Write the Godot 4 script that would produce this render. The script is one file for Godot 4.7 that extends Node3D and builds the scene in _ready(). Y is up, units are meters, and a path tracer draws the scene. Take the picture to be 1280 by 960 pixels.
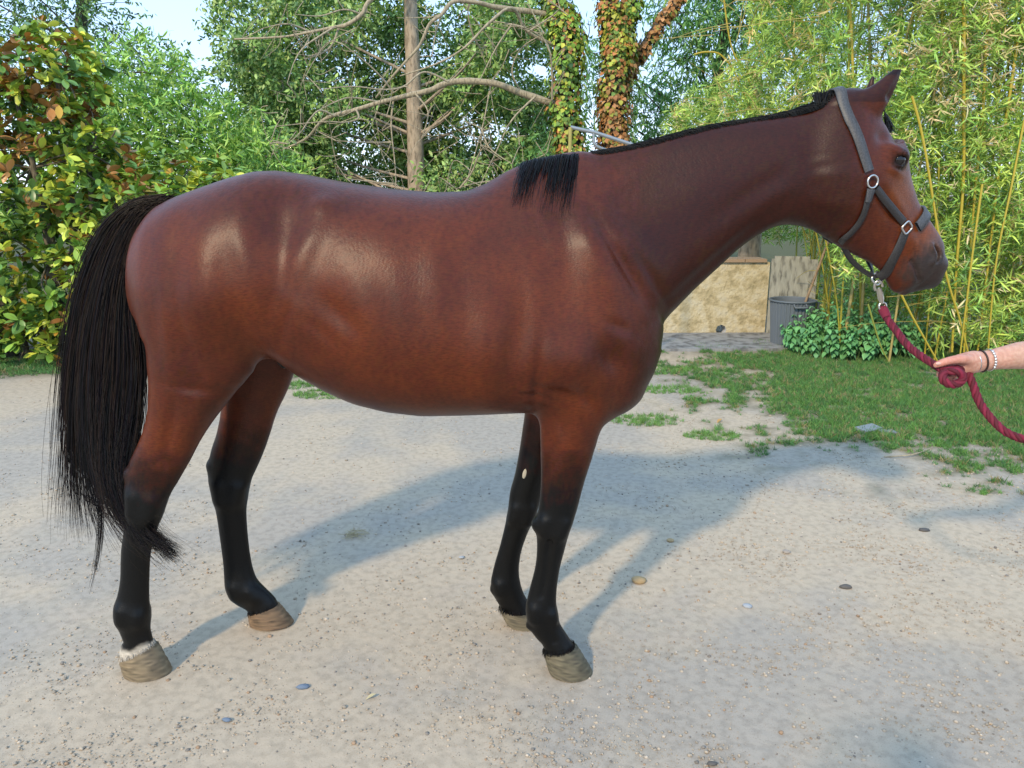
extends Node3D
# A bay horse held on a lead rope in a gravel yard, greenery behind.

const CAM_H := 1.55
const PITCH := 14.0          # degrees down
const FOV := 53.0
var FPX := 480.0 / tan(deg_to_rad(26.5))
const ZN := -2.26            # plane of the near legs
const ZF := -2.56            # plane of the far legs
const Z0 := -2.41            # middle of the horse
var rng := RandomNumberGenerator.new()
var used_names := {}
var head_field: Field
var M := {}

# ---------------------------------------------------------------- pixels to places
func ray(u: float, v: float) -> Vector3:
	var d := Vector3((u - 640.0) / FPX, -(v - 480.0) / FPX, -1.0)
	return d.rotated(Vector3.RIGHT, -deg_to_rad(PITCH))

func P(u: float, v: float, z: float) -> Vector3:   # the point on that line of sight in the upright plane z
	var r := ray(u, v)
	return Vector3(0, CAM_H, 0) + r * (z / r.z)

func G(u: float, v: float) -> Vector3:              # where it meets the ground
	var r := ray(u, v)
	return Vector3(0, CAM_H, 0) + r * (-CAM_H / r.y)

# ---------------------------------------------------------------- naming
func numbered(called: String) -> String:
	if not used_names.has(called):
		used_names[called] = 0
		return called
	used_names[called] += 1
	return "%s_%03d" % [called, used_names[called]]

func thing(called: String, label: String, category: String, at := Vector3.ZERO, group := "") -> Node3D:
	var o := Node3D.new()
	o.name = numbered(called)
	add_child(o)
	o.position = at
	tag(o, label, category, group)
	return o

func tag(o: Node, label: String, category: String, group := "", kind := "") -> void:
	if label: o.set_meta("label", label)
	if category: o.set_meta("category", category)
	if group: o.set_meta("group", group)
	if kind: o.set_meta("kind", kind)

func part(called: String, mesh: Mesh, mat: Material, parent: Node = null) -> MeshInstance3D:
	var o := MeshInstance3D.new()
	o.mesh = mesh
	o.material_override = mat
	if parent == null:
		o.name = numbered(called)
		add_child(o)
	else:
		o.name = called
		parent.add_child(o, true)
	return o

# ---------------------------------------------------------------- materials
func lin(r: float, g: float, b: float) -> Color:
	return Color(r, g, b).linear_to_srgb()

func mat(c: Color, rough := 0.8, metal := 0.0) -> StandardMaterial3D:
	var m := StandardMaterial3D.new()
	m.albedo_color = c
	m.roughness = rough
	m.metallic = metal
	m.cull_mode = BaseMaterial3D.CULL_DISABLED
	return m

func noise_tex(freq: float, kind: int, octaves: int, ramp: Array, size := 512, seed_ := 1, normal := 0.0) -> NoiseTexture2D:
	var n := FastNoiseLite.new()
	n.noise_type = kind
	n.frequency = freq
	n.fractal_octaves = octaves
	if octaves == 1: n.fractal_type = FastNoiseLite.FRACTAL_NONE
	n.seed = seed_
	var t := NoiseTexture2D.new()
	t.width = size
	t.height = size
	t.seamless = true
	t.noise = n
	if normal > 0.0:
		t.as_normal_map = true
		t.bump_strength = normal
	if ramp.size() > 0:
		var gr := Gradient.new()
		var offs := PackedFloat32Array()
		var cols := PackedColorArray()
		for r in ramp:
			offs.append(r[0])
			cols.append(r[1])
		gr.offsets = offs
		gr.colors = cols
		t.color_ramp = gr
	return t

func grey(x: float) -> Color:
	return Color(x, x, x)

# ---------------------------------------------------------------- a field of distances on a grid, meshed as surface nets
class Field:
	var o: Vector3
	var c: float
	var nx: int
	var ny: int
	var nz: int
	var f := PackedFloat32Array()

	func _init(lo: Vector3, hi: Vector3, cell: float) -> void:
		o = lo
		c = cell
		nx = int(ceil((hi.x - lo.x) / c)) + 1
		ny = int(ceil((hi.y - lo.y) / c)) + 1
		nz = int(ceil((hi.z - lo.z) / c)) + 1
		f.resize(nx * ny * nz)
		f.fill(1.0)

	# stations: [centre, half height, half width, egg, direction of the upper edge]; side is the lateral axis
	func chain(st: Array, side: Vector3, k: float, sub := 3, carve := false) -> void:
		var fine := []
		var n := st.size()
		for i in n - 1:
			var a = st[max(i - 1, 0)]
			var b = st[i]
			var d = st[i + 1]
			var e = st[min(i + 2, n - 1)]
			for s in sub:
				var t := float(s) / sub
				var row := []
				for q in 5:
					row.append(0.5 * ((2.0 * b[q]) + (d[q] - a[q]) * t + (2.0 * a[q] - 5.0 * b[q] + 4.0 * d[q] - e[q]) * t * t + (3.0 * b[q] - a[q] - 3.0 * d[q] + e[q]) * t * t * t))
				fine.append(row)
		fine.append(st[n - 1])
		var lo := Vector3(1e9, 1e9, 1e9)
		var hi := -lo
		for s in fine:
			var r: float = maxf(s[1], s[2]) + k + 2.5 * c
			lo = lo.min(s[0] - Vector3(r, r, r))
			hi = hi.max(s[0] + Vector3(r, r, r))
		var i0 := Vector3i(((lo - o) / c).floor()).clamp(Vector3i.ZERO, Vector3i(nx - 1, ny - 1, nz - 1))
		var i1 := Vector3i(((hi - o) / c).ceil()).clamp(Vector3i.ZERO, Vector3i(nx - 1, ny - 1, nz - 1))
		var mx := i1.x - i0.x + 1
		var my := i1.y - i0.y + 1
		var mz := i1.z - i0.z + 1
		if mx <= 1 or my <= 1 or mz <= 1: return
		var g := PackedFloat32Array()
		g.resize(mx * my * mz)
		g.fill(1.0)
		var best := PackedFloat32Array()      # how far a cell lies past the ends of the segment it follows
		best.resize(mx * my * mz)
		best.fill(1.0)
		var last := fine.size() - 2
		for s in fine.size() - 1:
			var A: Vector3 = fine[s][0]
			var B: Vector3 = fine[s + 1][0]
			var ln := A.distance_to(B)
			if ln < 1e-5: continue
			var D := (B - A) / ln
			var L := (side - D * side.dot(D)).normalized()
			var N := D.cross(L)
			var td: Vector3 = fine[s][4]
			if N.dot(td) < 0: N = -N
			var ha: float = fine[s][1]
			var hb: float = fine[s + 1][1]
			var wa: float = fine[s][2]
			var wb: float = fine[s + 1][2]
			var ea: float = fine[s][3]
			var eb: float = fine[s + 1][3]
			var hm := maxf(ha, hb) + k + 2.0 * c
			var wm := maxf(wa, wb) * (1.0 + absf(ea)) + k + 2.0 * c
			var slab := maxf(3.0 * c, 0.3 * maxf(ha, hb))
			var s0 := slab
			var s1 := slab
			if s == 0: s0 = minf(ha, wa) + k + 2.0 * c
			if s == last: s1 = minf(hb, wb) + k + 2.0 * c
			var ext := N.abs() * hm + L.abs() * wm + D.abs() * maxf(s0, s1)
			var j0 := Vector3i(((A.min(B) - ext - o) / c).floor()).clamp(i0, i1)
			var j1 := Vector3i(((A.max(B) + ext - o) / c).ceil()).clamp(i0, i1)
			for z in range(j0.z, j1.z + 1):
				for y in range(j0.y, j1.y + 1):
					var at := ((z - i0.z) * my + (y - i0.y)) * mx - i0.x
					var p := o + Vector3(j0.x, y, z) * c - A
					for x in range(j0.x, j1.x + 1):
						var ax := p.dot(D)
						if ax > -s0 and ax < ln + s1:
							var t := clampf(ax / ln, 0.0, 1.0)
							var over := ax - t * ln
							var ao := absf(over)
							if ao <= best[at + x]:
								var h := ha + (hb - ha) * t
								var w := wa + (wb - wa) * t
								var yy := p.dot(N)
								var qy := yy / h
								var xx := p.dot(L)
								var qx := xx / (w * (1.0 - (ea + (eb - ea) * t) * clampf(qy, -1.0, 1.0)))
								var q2 := qx * qx + qy * qy
								var d2 := xx * xx + yy * yy
								if (s == 0 and over < 0.0) or (s == last and over > 0.0):
									var qz := over / minf(h, w)
									q2 += qz * qz
									d2 += over * over
								var kk := sqrt(q2)
								var dist := -minf(h, w)
								if kk > 0.01: dist = sqrt(d2) * (1.0 - 1.0 / kk)
								if ao < best[at + x] or dist < g[at + x]:
									g[at + x] = dist
									best[at + x] = ao
						p.x += c
		merge(g, i0, mx, my, mz, k, carve)

	func merge(g: PackedFloat32Array, i0: Vector3i, mx: int, my: int, mz: int, k: float, carve: bool) -> void:
		for z in mz:
			for y in my:
				var at := (z * my + y) * mx
				var to := ((z + i0.z) * ny + y + i0.y) * nx + i0.x
				for x in mx:
					var b := g[at + x]
					if b < 0.999:
						var a := f[to + x]
						if carve:
							b = -b
							var hh := maxf(k - absf(a - b), 0.0) / k
							f[to + x] = maxf(a, b) + hh * hh * k * 0.25
						else:
							var hh := maxf(k - absf(a - b), 0.0) / k
							f[to + x] = minf(a, b) - hh * hh * k * 0.25

	# a body whose sections stand along x: rows of [x, y top, y bottom, half width, egg], z in the middle
	func barrel(rows: Array, zc: float, k: float) -> void:
		var g := PackedFloat32Array()
		g.resize(nx * ny * nz)
		g.fill(1.0)
		var n := rows.size()
		for x in nx:
			var X := o.x + x * c
			if X < rows[0][0] or X > rows[n - 1][0]: continue
			var i := 0
			while i < n - 2 and X > rows[i + 1][0]: i += 1
			var a = rows[max(i - 1, 0)]
			var b = rows[i]
			var d = rows[i + 1]
			var e = rows[min(i + 2, n - 1)]
			var t: float = (X - b[0]) / (d[0] - b[0])
			var v := []
			for q in range(1, 5):
				v.append(0.5 * ((2.0 * b[q]) + (d[q] - a[q]) * t + (2.0 * a[q] - 5.0 * b[q] + 4.0 * d[q] - e[q]) * t * t + (3.0 * b[q] - a[q] - 3.0 * d[q] + e[q]) * t * t * t))
			var yc: float = (v[0] + v[1]) * 0.5
			var h: float = maxf((v[0] - v[1]) * 0.5, 0.01)
			var w: float = maxf(v[2], 0.01)
			var eg: float = v[3]
			for y in range(maxi(0, int((yc - h - 0.1 - o.y) / c)), mini(ny, int((yc + h + 0.1 - o.y) / c))):
				var yy := o.y + y * c - yc
				var qy := yy / h
				var ww := w * (1.0 - eg * clampf(qy, -1.0, 1.0))
				for z in range(maxi(0, int((zc - ww - 0.1 - o.z) / c)), mini(nz, int((zc + ww + 0.1 - o.z) / c))):
					var zz := o.z + z * c - zc
					var qz := zz / ww
					var kk := pow(pow(absf(qy), 2.3) + pow(absf(qz), 2.3), 1.0 / 2.3)
					var dist := -minf(h, w)
					if kk > 0.01: dist = sqrt(yy * yy + zz * zz) * (1.0 - 1.0 / kk)
					g[(z * ny + y) * nx + x] = dist
		merge(g, Vector3i.ZERO, nx, ny, nz, k, false)

	func ball(p: Vector3, r: float, k: float, carve := false) -> void:
		var up := Vector3(0, 0.001, 0)
		chain([[p - up, r, r, 0.0, Vector3.RIGHT], [p + up, r, r, 0.0, Vector3.RIGHT]], Vector3(0, 0, 1), k, 1, carve)

	func val(p: Vector3) -> float:
		var q := (p - o) / c
		var x := int(floor(q.x))
		var y := int(floor(q.y))
		var z := int(floor(q.z))
		if x < 0 or y < 0 or z < 0 or x >= nx - 1 or y >= ny - 1 or z >= nz - 1: return 1.0
		var tx := q.x - x
		var ty := q.y - y
		var tz := q.z - z
		var i := (z * ny + y) * nx + x
		var j := i + nx * ny
		var a := lerpf(lerpf(f[i], f[i + 1], tx), lerpf(f[i + nx], f[i + nx + 1], tx), ty)
		var b := lerpf(lerpf(f[j], f[j + 1], tx), lerpf(f[j + nx], f[j + nx + 1], tx), ty)
		return lerpf(a, b, tz)

	func grad(p: Vector3) -> Vector3:
		var e := c * 0.8
		return Vector3(val(p + Vector3(e, 0, 0)) - val(p - Vector3(e, 0, 0)), val(p + Vector3(0, e, 0)) - val(p - Vector3(0, e, 0)), val(p + Vector3(0, 0, e)) - val(p - Vector3(0, 0, e))).normalized()

	func hit(from: Vector3, dir: Vector3, reach: float) -> Vector3:   # first point of the surface along a line
		var t := 0.0
		while t < reach:
			var d := val(from + dir * t)
			if d < 0.0:
				for b in 5:
					t -= c * 0.12 if val(from + dir * (t - c * 0.12)) < 0.0 else 0.0
				return from + dir * t
			t += clampf(d * 0.5, c * 0.25, 0.03)
		return Vector3.INF

	# vertices and quads of the surface; cut: [axis, limit, side] keeps the cells on one side of a plane
	func nets(cut := []) -> Dictionary:
		var vs := PackedVector3Array()
		var cells := PackedInt32Array()
		var at := PackedInt32Array()
		at.resize(nx * ny * nz)
		at.fill(-1)
		var near := 6.0 * c
		var sx := 1
		var sy := nx
		var sz := nx * ny
		var corner := [0, sx, sy, sx + sy, sz, sx + sz, sy + sz, sx + sy + sz]
		var edges := [[0, 1], [2, 3], [4, 5], [6, 7], [0, 2], [1, 3], [4, 6], [5, 7], [0, 4], [1, 5], [2, 6], [3, 7]]
		var off := [Vector3(0, 0, 0), Vector3(1, 0, 0), Vector3(0, 1, 0), Vector3(1, 1, 0), Vector3(0, 0, 1), Vector3(1, 0, 1), Vector3(0, 1, 1), Vector3(1, 1, 1)]
		for z in nz - 1:
			for y in ny - 1:
				var i := (z * ny + y) * nx
				for x in nx - 1:
					if absf(f[i]) < near:
						var m := 0
						for q in 8:
							if f[i + corner[q]] < 0.0: m |= 1 << q
						if m != 0 and m != 255:
							var keep := true
							if cut.size() > 0:
								var w: Vector3 = o + Vector3(x, y, z) * c
								var s: float = w.dot(cut[0]) - cut[1]
								keep = s > 0.0
								if cut.size() > 2 and keep: keep = w.dot(cut[2]) > cut[3]
							if keep:
								var p := Vector3.ZERO
								var n := 0
								for e in edges:
									var a: int = e[0]
									var b: int = e[1]
									if ((m >> a) & 1) != ((m >> b) & 1):
										var fa := f[i + corner[a]]
										var fb := f[i + corner[b]]
										p += off[a].lerp(off[b], fa / (fa - fb))
										n += 1
								at[i] = vs.size()
								vs.append(o + (Vector3(x, y, z) + p / n) * c)
								cells.append(i)
					i += 1
		var quads := PackedInt32Array()
		for i in cells:
			var ins := f[i] < 0.0
			for e in [[sx, sy, sz], [sy, sz, sx], [sz, sx, sy]]:
				if (f[i + e[0]] < 0.0) != ins and i >= e[1] + e[2]:
					var a := at[i]
					var b := at[i - e[1]]
					var d := at[i - e[1] - e[2]]
					var g := at[i - e[2]]
					if a >= 0 and b >= 0 and d >= 0 and g >= 0:
						if ins: quads.append_array([a, g, d, b])
						else: quads.append_array([a, b, d, g])
		return {"v": vs, "q": quads}

static func relax(vs: PackedVector3Array, quads: PackedInt32Array, times: int, amount: float, pins := PackedFloat32Array()) -> PackedVector3Array:
	for k in times:
		var sum := PackedVector3Array()
		sum.resize(vs.size())
		var n := PackedInt32Array()
		n.resize(vs.size())
		for i in range(0, quads.size(), 4):
			for e in 4:
				var a := quads[i + e]
				var b := quads[i + ((e + 1) & 3)]
				sum[a] += vs[b]
				n[a] += 1
				sum[b] += vs[a]
				n[b] += 1
		for i in vs.size():
			if n[i] > 0: vs[i] = vs[i].lerp(sum[i] / n[i], amount * (pins[i] if pins.size() > 0 else 1.0))
	return vs

static func normals_of(vs: PackedVector3Array, quads: PackedInt32Array) -> PackedVector3Array:
	var ns := PackedVector3Array()
	ns.resize(vs.size())
	for i in range(0, quads.size(), 4):
		var a := quads[i]
		var b := quads[i + 1]
		var c := quads[i + 2]
		var d := quads[i + 3]
		var n := (vs[d] - vs[b]).cross(vs[c] - vs[a])
		ns[a] += n
		ns[b] += n
		ns[c] += n
		ns[d] += n
	for i in ns.size(): ns[i] = ns[i].normalized()
	return ns

static func array_mesh(vs: PackedVector3Array, ns: PackedVector3Array, idx: PackedInt32Array, cols := PackedColorArray(), uv := PackedVector2Array(), uv2 := PackedVector2Array()) -> ArrayMesh:
	var arr := []
	arr.resize(Mesh.ARRAY_MAX)
	arr[Mesh.ARRAY_VERTEX] = vs
	arr[Mesh.ARRAY_NORMAL] = ns
	arr[Mesh.ARRAY_INDEX] = idx
	if cols.size() > 0: arr[Mesh.ARRAY_COLOR] = cols
	if uv.size() > 0: arr[Mesh.ARRAY_TEX_UV] = uv
	if uv2.size() > 0: arr[Mesh.ARRAY_TEX_UV2] = uv2
	var m := ArrayMesh.new()
	m.add_surface_from_arrays(Mesh.PRIMITIVE_TRIANGLES, arr)
	return m

static func tris(quads: PackedInt32Array) -> PackedInt32Array:
	var t := PackedInt32Array()
	for i in range(0, quads.size(), 4):
		t.append_array([quads[i], quads[i + 1], quads[i + 2], quads[i], quads[i + 2], quads[i + 3]])
	return t

# collects tubes, ribbons and lofts
class Soup:
	var v := PackedVector3Array()
	var n := PackedVector3Array()
	var i := PackedInt32Array()
	var c := PackedColorArray()
	var uv := PackedVector2Array()

	func tube(path: Array, radii: Array, sides: int, col := Color.WHITE, cap := true, flat := 1.0, flat_dir := Vector3.ZERO) -> void:
		var base := v.size()
		var m := path.size()
		var up := Vector3(0.31, 0.9, 0.23)
		var ref: Vector3 = (path[min(1, m - 1)] - path[0]).normalized()
		if absf(ref.dot(up)) > 0.9: up = Vector3(0.9, 0.1, 0.4)
		var X := ref.cross(up).normalized()
		var run := 0.0
		for k in m:
			var d: Vector3 = (path[min(k + 1, m - 1)] - path[max(k - 1, 0)]).normalized()
			X = (X - d * X.dot(d)).normalized()
			if flat_dir != Vector3.ZERO: X = (flat_dir - d * flat_dir.dot(d)).normalized()
			var Y := d.cross(X)
			if k > 0: run += path[k].distance_to(path[k - 1])
			for s in sides:
				var a := TAU * s / sides
				var dir := X * cos(a) * flat + Y * sin(a)
				v.append(path[k] + dir * radii[k])
				n.append((X * cos(a) / flat + Y * sin(a)).normalized())
				c.append(col)
				uv.append(Vector2(float(s) / sides, run))
		for k in m - 1:
			for s in sides:
				var a := base + k * sides + s
				var b := base + k * sides + (s + 1) % sides
				i.append_array([a, a + sides, b, b, a + sides, b + sides])
		if cap:
			for k in [0, m - 1]:
				var at := v.size()
				v.append(path[k])
				n.append((path[k] - path[1 if k == 0 else m - 2]).normalized())
				c.append(col)
				uv.append(Vector2.ZERO)
				for s in sides:
					i.append_array([at, base + k * sides + s, base + k * sides + (s + 1) % sides])

	# a strap with a rounded rectangle section: path points, outward normals, half width, half thickness
	func strap(path: Array, out: Array, hw: Array, ht: float, col := Color.WHITE) -> void:
		var m := path.size()
		var base := v.size()
		var prof := [Vector2(-1, -0.6), Vector2(-1, 0.6), Vector2(-0.86, 1), Vector2(-0.7, 0.84), Vector2(0.7, 0.84), Vector2(0.86, 1), Vector2(1, 0.6), Vector2(1, -0.6), Vector2(0.9, -1), Vector2(-0.9, -1)]
		var np := prof.size()
		for k in m:
			var d: Vector3 = (path[min(k + 1, m - 1)] - path[max(k - 1, 0)]).normalized()
			var O: Vector3 = (out[k] - d * out[k].dot(d)).normalized()
			var S := d.cross(O)
			for q in prof:
				v.append(path[k] + S * q.x * hw[k] + O * q.y * ht)
				n.append((S * q.x * 0.6 + O * q.y).normalized())
				c.append(col)
				uv.append(Vector2(q.x, k * 0.1))
		for k in m - 1:
			for s in np:
				var a := base + k * np + s
				var b := base + k * np + (s + 1) % np
				i.append_array([a, a + np, b, b, a + np, b + np])

	func quad(a: Vector3, b: Vector3, d: Vector3, e: Vector3, col := Color.WHITE) -> void:
		var nn := (b - a).cross(d - a).normalized()
		var base := v.size()
		for p in [a, b, d, e]:
			v.append(p)
			n.append(nn)
			c.append(col)
			uv.append(Vector2.ZERO)
		i.append_array([base, base + 2, base + 1, base, base + 3, base + 2])

	func box(p: Vector3, s: Vector3, col := Color.WHITE, basis := Basis.IDENTITY) -> void:
		var h := s * 0.5
		for ax in 3:
			for sg in [-1.0, 1.0]:
				var a := Vector3.ZERO
				a[ax] = sg * h[ax]
				var b := Vector3.ZERO
				b[(ax + 1) % 3] = h[(ax + 1) % 3]
				var d := Vector3.ZERO
				d[(ax + 2) % 3] = h[(ax + 2) % 3] * sg
				quad(p + basis * (a - b - d), p + basis * (a + b - d), p + basis * (a + b + d), p + basis * (a - b + d), col)

	func mesh() -> ArrayMesh:
		return Node3D_array(v, n, i, c, uv)

	static func Node3D_array(vs, ns, idx, cols, uvs) -> ArrayMesh:
		var arr := []
		arr.resize(Mesh.ARRAY_MAX)
		arr[Mesh.ARRAY_VERTEX] = vs
		arr[Mesh.ARRAY_NORMAL] = ns
		arr[Mesh.ARRAY_INDEX] = idx
		arr[Mesh.ARRAY_COLOR] = cols
		arr[Mesh.ARRAY_TEX_UV] = uvs
		var m := ArrayMesh.new()
		m.add_surface_from_arrays(Mesh.PRIMITIVE_TRIANGLES, arr)
		return m

func spline(pts: Array, steps: int) -> Array:
	var out := []
	var n := pts.size()
	for i in n - 1:
		var a = pts[max(i - 1, 0)]
		var b = pts[i]
		var d = pts[i + 1]
		var e = pts[min(i + 2, n - 1)]
		for s in steps:
			var t := float(s) / steps
			out.append(0.5 * ((2.0 * b) + (d - a) * t + (2.0 * a - 5.0 * b + 4.0 * d - e) * t * t + (3.0 * b - a - 3.0 * d + e) * t * t * t))
	out.append(pts[n - 1])
	return out

# ================================================================ the horse
func S(uf: float, vf: float, ur: float, vr: float, z: float, w: float, e := 0.0) -> Array:
	var a := P(uf, vf, z)
	var b := P(ur, vr, z)
	return [(a + b) * 0.5, a.distance_to(b) * 0.5, w, e, a - b]

func at_x(line: Array, x: float) -> float:
	for i in line.size() - 1:
		if x <= line[i + 1].x or i == line.size() - 2:
			return lerpf(line[i].y, line[i + 1].y, clampf((x - line[i].x) / (line[i + 1].x - line[i].x), 0.0, 1.0))
	return 0.0

const HEAD_YAW := 15.0
var head_side := Vector3(sin(deg_to_rad(HEAD_YAW)), 0, cos(deg_to_rad(HEAD_YAW)))

func head_z(u: float) -> float:      # the head turns a little away from the camera
	return Z0 - (u - 1040.0) / FPX * 2.4 * tan(deg_to_rad(HEAD_YAW))

func HP(u: float, v: float, off: float) -> Vector3:     # on that line of sight, off metres from the middle plane of the head
	var r := ray(u, v)
	var c := Vector3(0, CAM_H, 0)
	return c + r * ((off - (c - Vector3(P(1040, 200, Z0).x, 0, Z0)).dot(head_side)) / r.dot(head_side))

func far_side(p: Vector3) -> Vector3:
	return p - head_side * 2.0 * (p - Vector3(P(1040, 200, Z0).x, 0, Z0)).dot(head_side)

func both(p: Vector3, sg: float) -> Vector3:
	return p if sg > 0.0 else far_side(p)

func HS(uf: float, vf: float, ur: float, vr: float, w: float, e := 0.0) -> Array:
	var a := P(uf, vf, head_z(uf))
	var b := P(ur, vr, head_z(ur))
	return [(a + b) * 0.5, a.distance_to(b) * 0.5, w, e, a - b]

func horse_neck(f: Field) -> void:
	f.chain([
		S(632, 226, 778, 480, Z0, 0.19, 0.35), S(650, 212, 806, 448, Z0, 0.18, 0.38), S(690, 202, 828, 412, Z0, 0.16, 0.42), S(732, 197, 846, 386, Z0, 0.135, 0.45),
		S(785, 187, 880, 351, Z0, 0.11, 0.42), S(848, 171, 925, 311, Z0, 0.092, 0.36), S(905, 158, 961, 287, Z0, 0.083, 0.3), S(958, 149, 992, 278, Z0, 0.08, 0.25), S(1008, 139, 1016, 283, Z0, 0.074, 0.2), S(1044, 127, 1034, 288, Z0, 0.064, 0.15)
	], Vector3(0, 0, 1), 0.06, 4)

func horse_head(f: Field) -> void:
	f.chain([
		HS(1088, 118, 1036, 148, 0.052), HS(1104, 140, 1016, 212, 0.082), HS(1118, 162, 1003, 252, 0.092, -0.05), HS(1131, 190, 1012, 275, 0.092, -0.04), HS(1138, 218, 1034, 292, 0.078),
		HS(1146, 245, 1060, 307, 0.062), HS(1154, 266, 1082, 319, 0.053), HS(1165, 283, 1097, 332, 0.05), HS(1175, 299, 1106, 345, 0.052), HS(1182, 316, 1116, 352, 0.052), HS(1177, 330, 1132, 353, 0.043)
	], head_side, 0.035, 3)
	# lips and chin
	f.chain([HS(1143, 336, 1112, 346, 0.034), HS(1146, 350, 1114, 355, 0.03), HS(1144, 357, 1122, 360, 0.022)], head_side, 0.02, 3)
	f.chain([HS(1180, 322, 1148, 341, 0.046), HS(1174, 341, 1150, 353, 0.036)], head_side, 0.02, 3)
	# brow and cheek
	for sg in [1.0, -1.0]:
		f.chain([[both(HP(1108, 190, 0.07), sg), 0.026, 0.018, 0.0, Vector3.UP], [both(HP(1126, 195, 0.07), sg), 0.026, 0.02, 0.0, Vector3.UP]], head_side, 0.03, 2)
		f.chain([[both(HP(1098, 232, 0.07), sg), 0.013, 0.012, 0.0, Vector3.UP], [both(HP(1130, 278, 0.042), sg), 0.01, 0.009, 0.0, Vector3.UP]], head_side, 0.03, 2)
		f.chain([[both(HP(1058, 222, 0.052), sg), 0.080, 0.03, 0.0, Vector3.RIGHT], [both(HP(1054, 252, 0.052), sg), 0.078, 0.03, 0.0, Vector3.RIGHT]], head_side, 0.05, 2)
	# ears
	var lean := Vector3(-0.008, 0, 0)
	for ear in [[1.0, [[1107, 136, 1068, 126, 0.032], [1113, 124, 1081, 118, 0.031], [1119, 112, 1094, 108, 0.026], [1124, 101, 1105, 98, 0.018], [1127, 92, 1114, 90, 0.012], [1128, 82, 1121, 81, 0.007]], 0.05],
			[-1.0, [[1096, 136, 1072, 128, 0.03], [1095, 122, 1077, 118, 0.026], [1094, 112, 1082, 111, 0.018], [1093, 104, 1086, 103, 0.011], [1094, 97, 1088, 97, 0.007]], 0.05]]:
		var st := []
		for q in ear[1]:
			var a := P(q[0], q[1], Z0 - 0.04 + ear[0] * ear[2])
			var b := P(q[2], q[3], Z0 - 0.04 + ear[0] * ear[2])
			var mid := (a + b) * 0.5
			a = mid + (a - mid) * 1.02
			b = mid + (b - mid) * 1.02
			st.append([(a + b) * 0.5, a.distance_to(b) * 0.5, q[4] * 0.8, 0.0, a - b])
		f.chain(st, head_side, 0.02 if ear[0] > 0 else 0.015, 3)
		var inner := []
		for q in range(1, st.size() - 1):
			inner.append([st[q][0] + st[q][4].normalized() * st[q][1] * 0.75 + head_side * ear[0] * st[q][2] * 0.75, st[q][1] * 0.5, st[q][2] * 0.5, 0.0, st[q][4]])
		f.chain(inner, head_side, 0.008, 2, true)

# eyes, nostrils and mouth are cut where the skin is
func horse_face(f: Field) -> void:
	var at := func(u: float, v: float) -> Array:
		var r := ray(u, v).normalized()
		var p := f.hit(Vector3(0, CAM_H, 0) + r * 2.0, r, 0.8)
		return [p, f.grad(p)]
	var e: Array = at.call(1126, 200.5)
	var eye: Vector3 = e[0] - e[1] * 0.0125
	eye_at = eye
	var lids := []
	var along: Vector3 = (Vector3(1, -0.2, 0) - e[1] * e[1].dot(Vector3(1, -0.2, 0))).normalized()
	var up: Vector3 = e[1].cross(along)
	if up.y < 0: up = -up
	for k in 17:
		var a := TAU * k / 16.0
		lids.append([eye + e[1] * (0.0185 - 0.011 * absf(cos(a))) + along * cos(a) * 0.0255 + up * sin(a) * (0.0175 if sin(a) > 0 else 0.0165), 0.0065 if sin(a) > 0 else 0.0045, 0.005, 0.0, e[1]])
	var nos := []
	for q in [[1169, 309], [1173, 314], [1175, 320], [1172, 326]]:
		var s: Array = at.call(q[0], q[1])
		if s[0] == Vector3.INF: continue
		nos.append([s[0] - s[1] * 0.003, 0.0085 if nos.size() in [1, 2] else 0.005, 0.014, 0.0, Vector3.RIGHT])
	var mouth := []
	for q in [[1139, 326], [1143, 331], [1146, 338], [1148, 345], [1150, 351]]:
		var s: Array = at.call(q[0], q[1])
		if s[0] == Vector3.INF: continue
		mouth.append([s[0] + s[1] * 0.0005, 0.0062, 0.0085, 0.0, Vector3.RIGHT])
	var rim := []
	for q in [[1164, 307], [1168, 318], [1166, 328]]:
		var s: Array = at.call(q[0], q[1])
		if s[0] != Vector3.INF: rim.append(J(s[0] + s[1] * 0.001, 0.007))
	for sg in [1.0, -1.0]:
		var flip := func(st: Array) -> Array:
			var out := []
			for q in st: out.append([both(q[0], sg), q[1], q[2], q[3], q[4]])
			return out
		f.chain(flip.call([[eye - along * 0.005, 0.019, 0.022, 0.0, Vector3.UP], [eye + along * 0.005, 0.019, 0.022, 0.0, Vector3.UP]]), head_side, 0.006, 1, true)
		f.chain(flip.call(lids), head_side, 0.008, 1)
		f.chain(flip.call(rim), head_side, 0.012, 3)
		f.chain(flip.call(nos), head_side, 0.006, 3, true)
		f.chain(flip.call(mouth), head_side, 0.005, 3, true)

var eye_at := Vector3.ZERO

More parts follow.
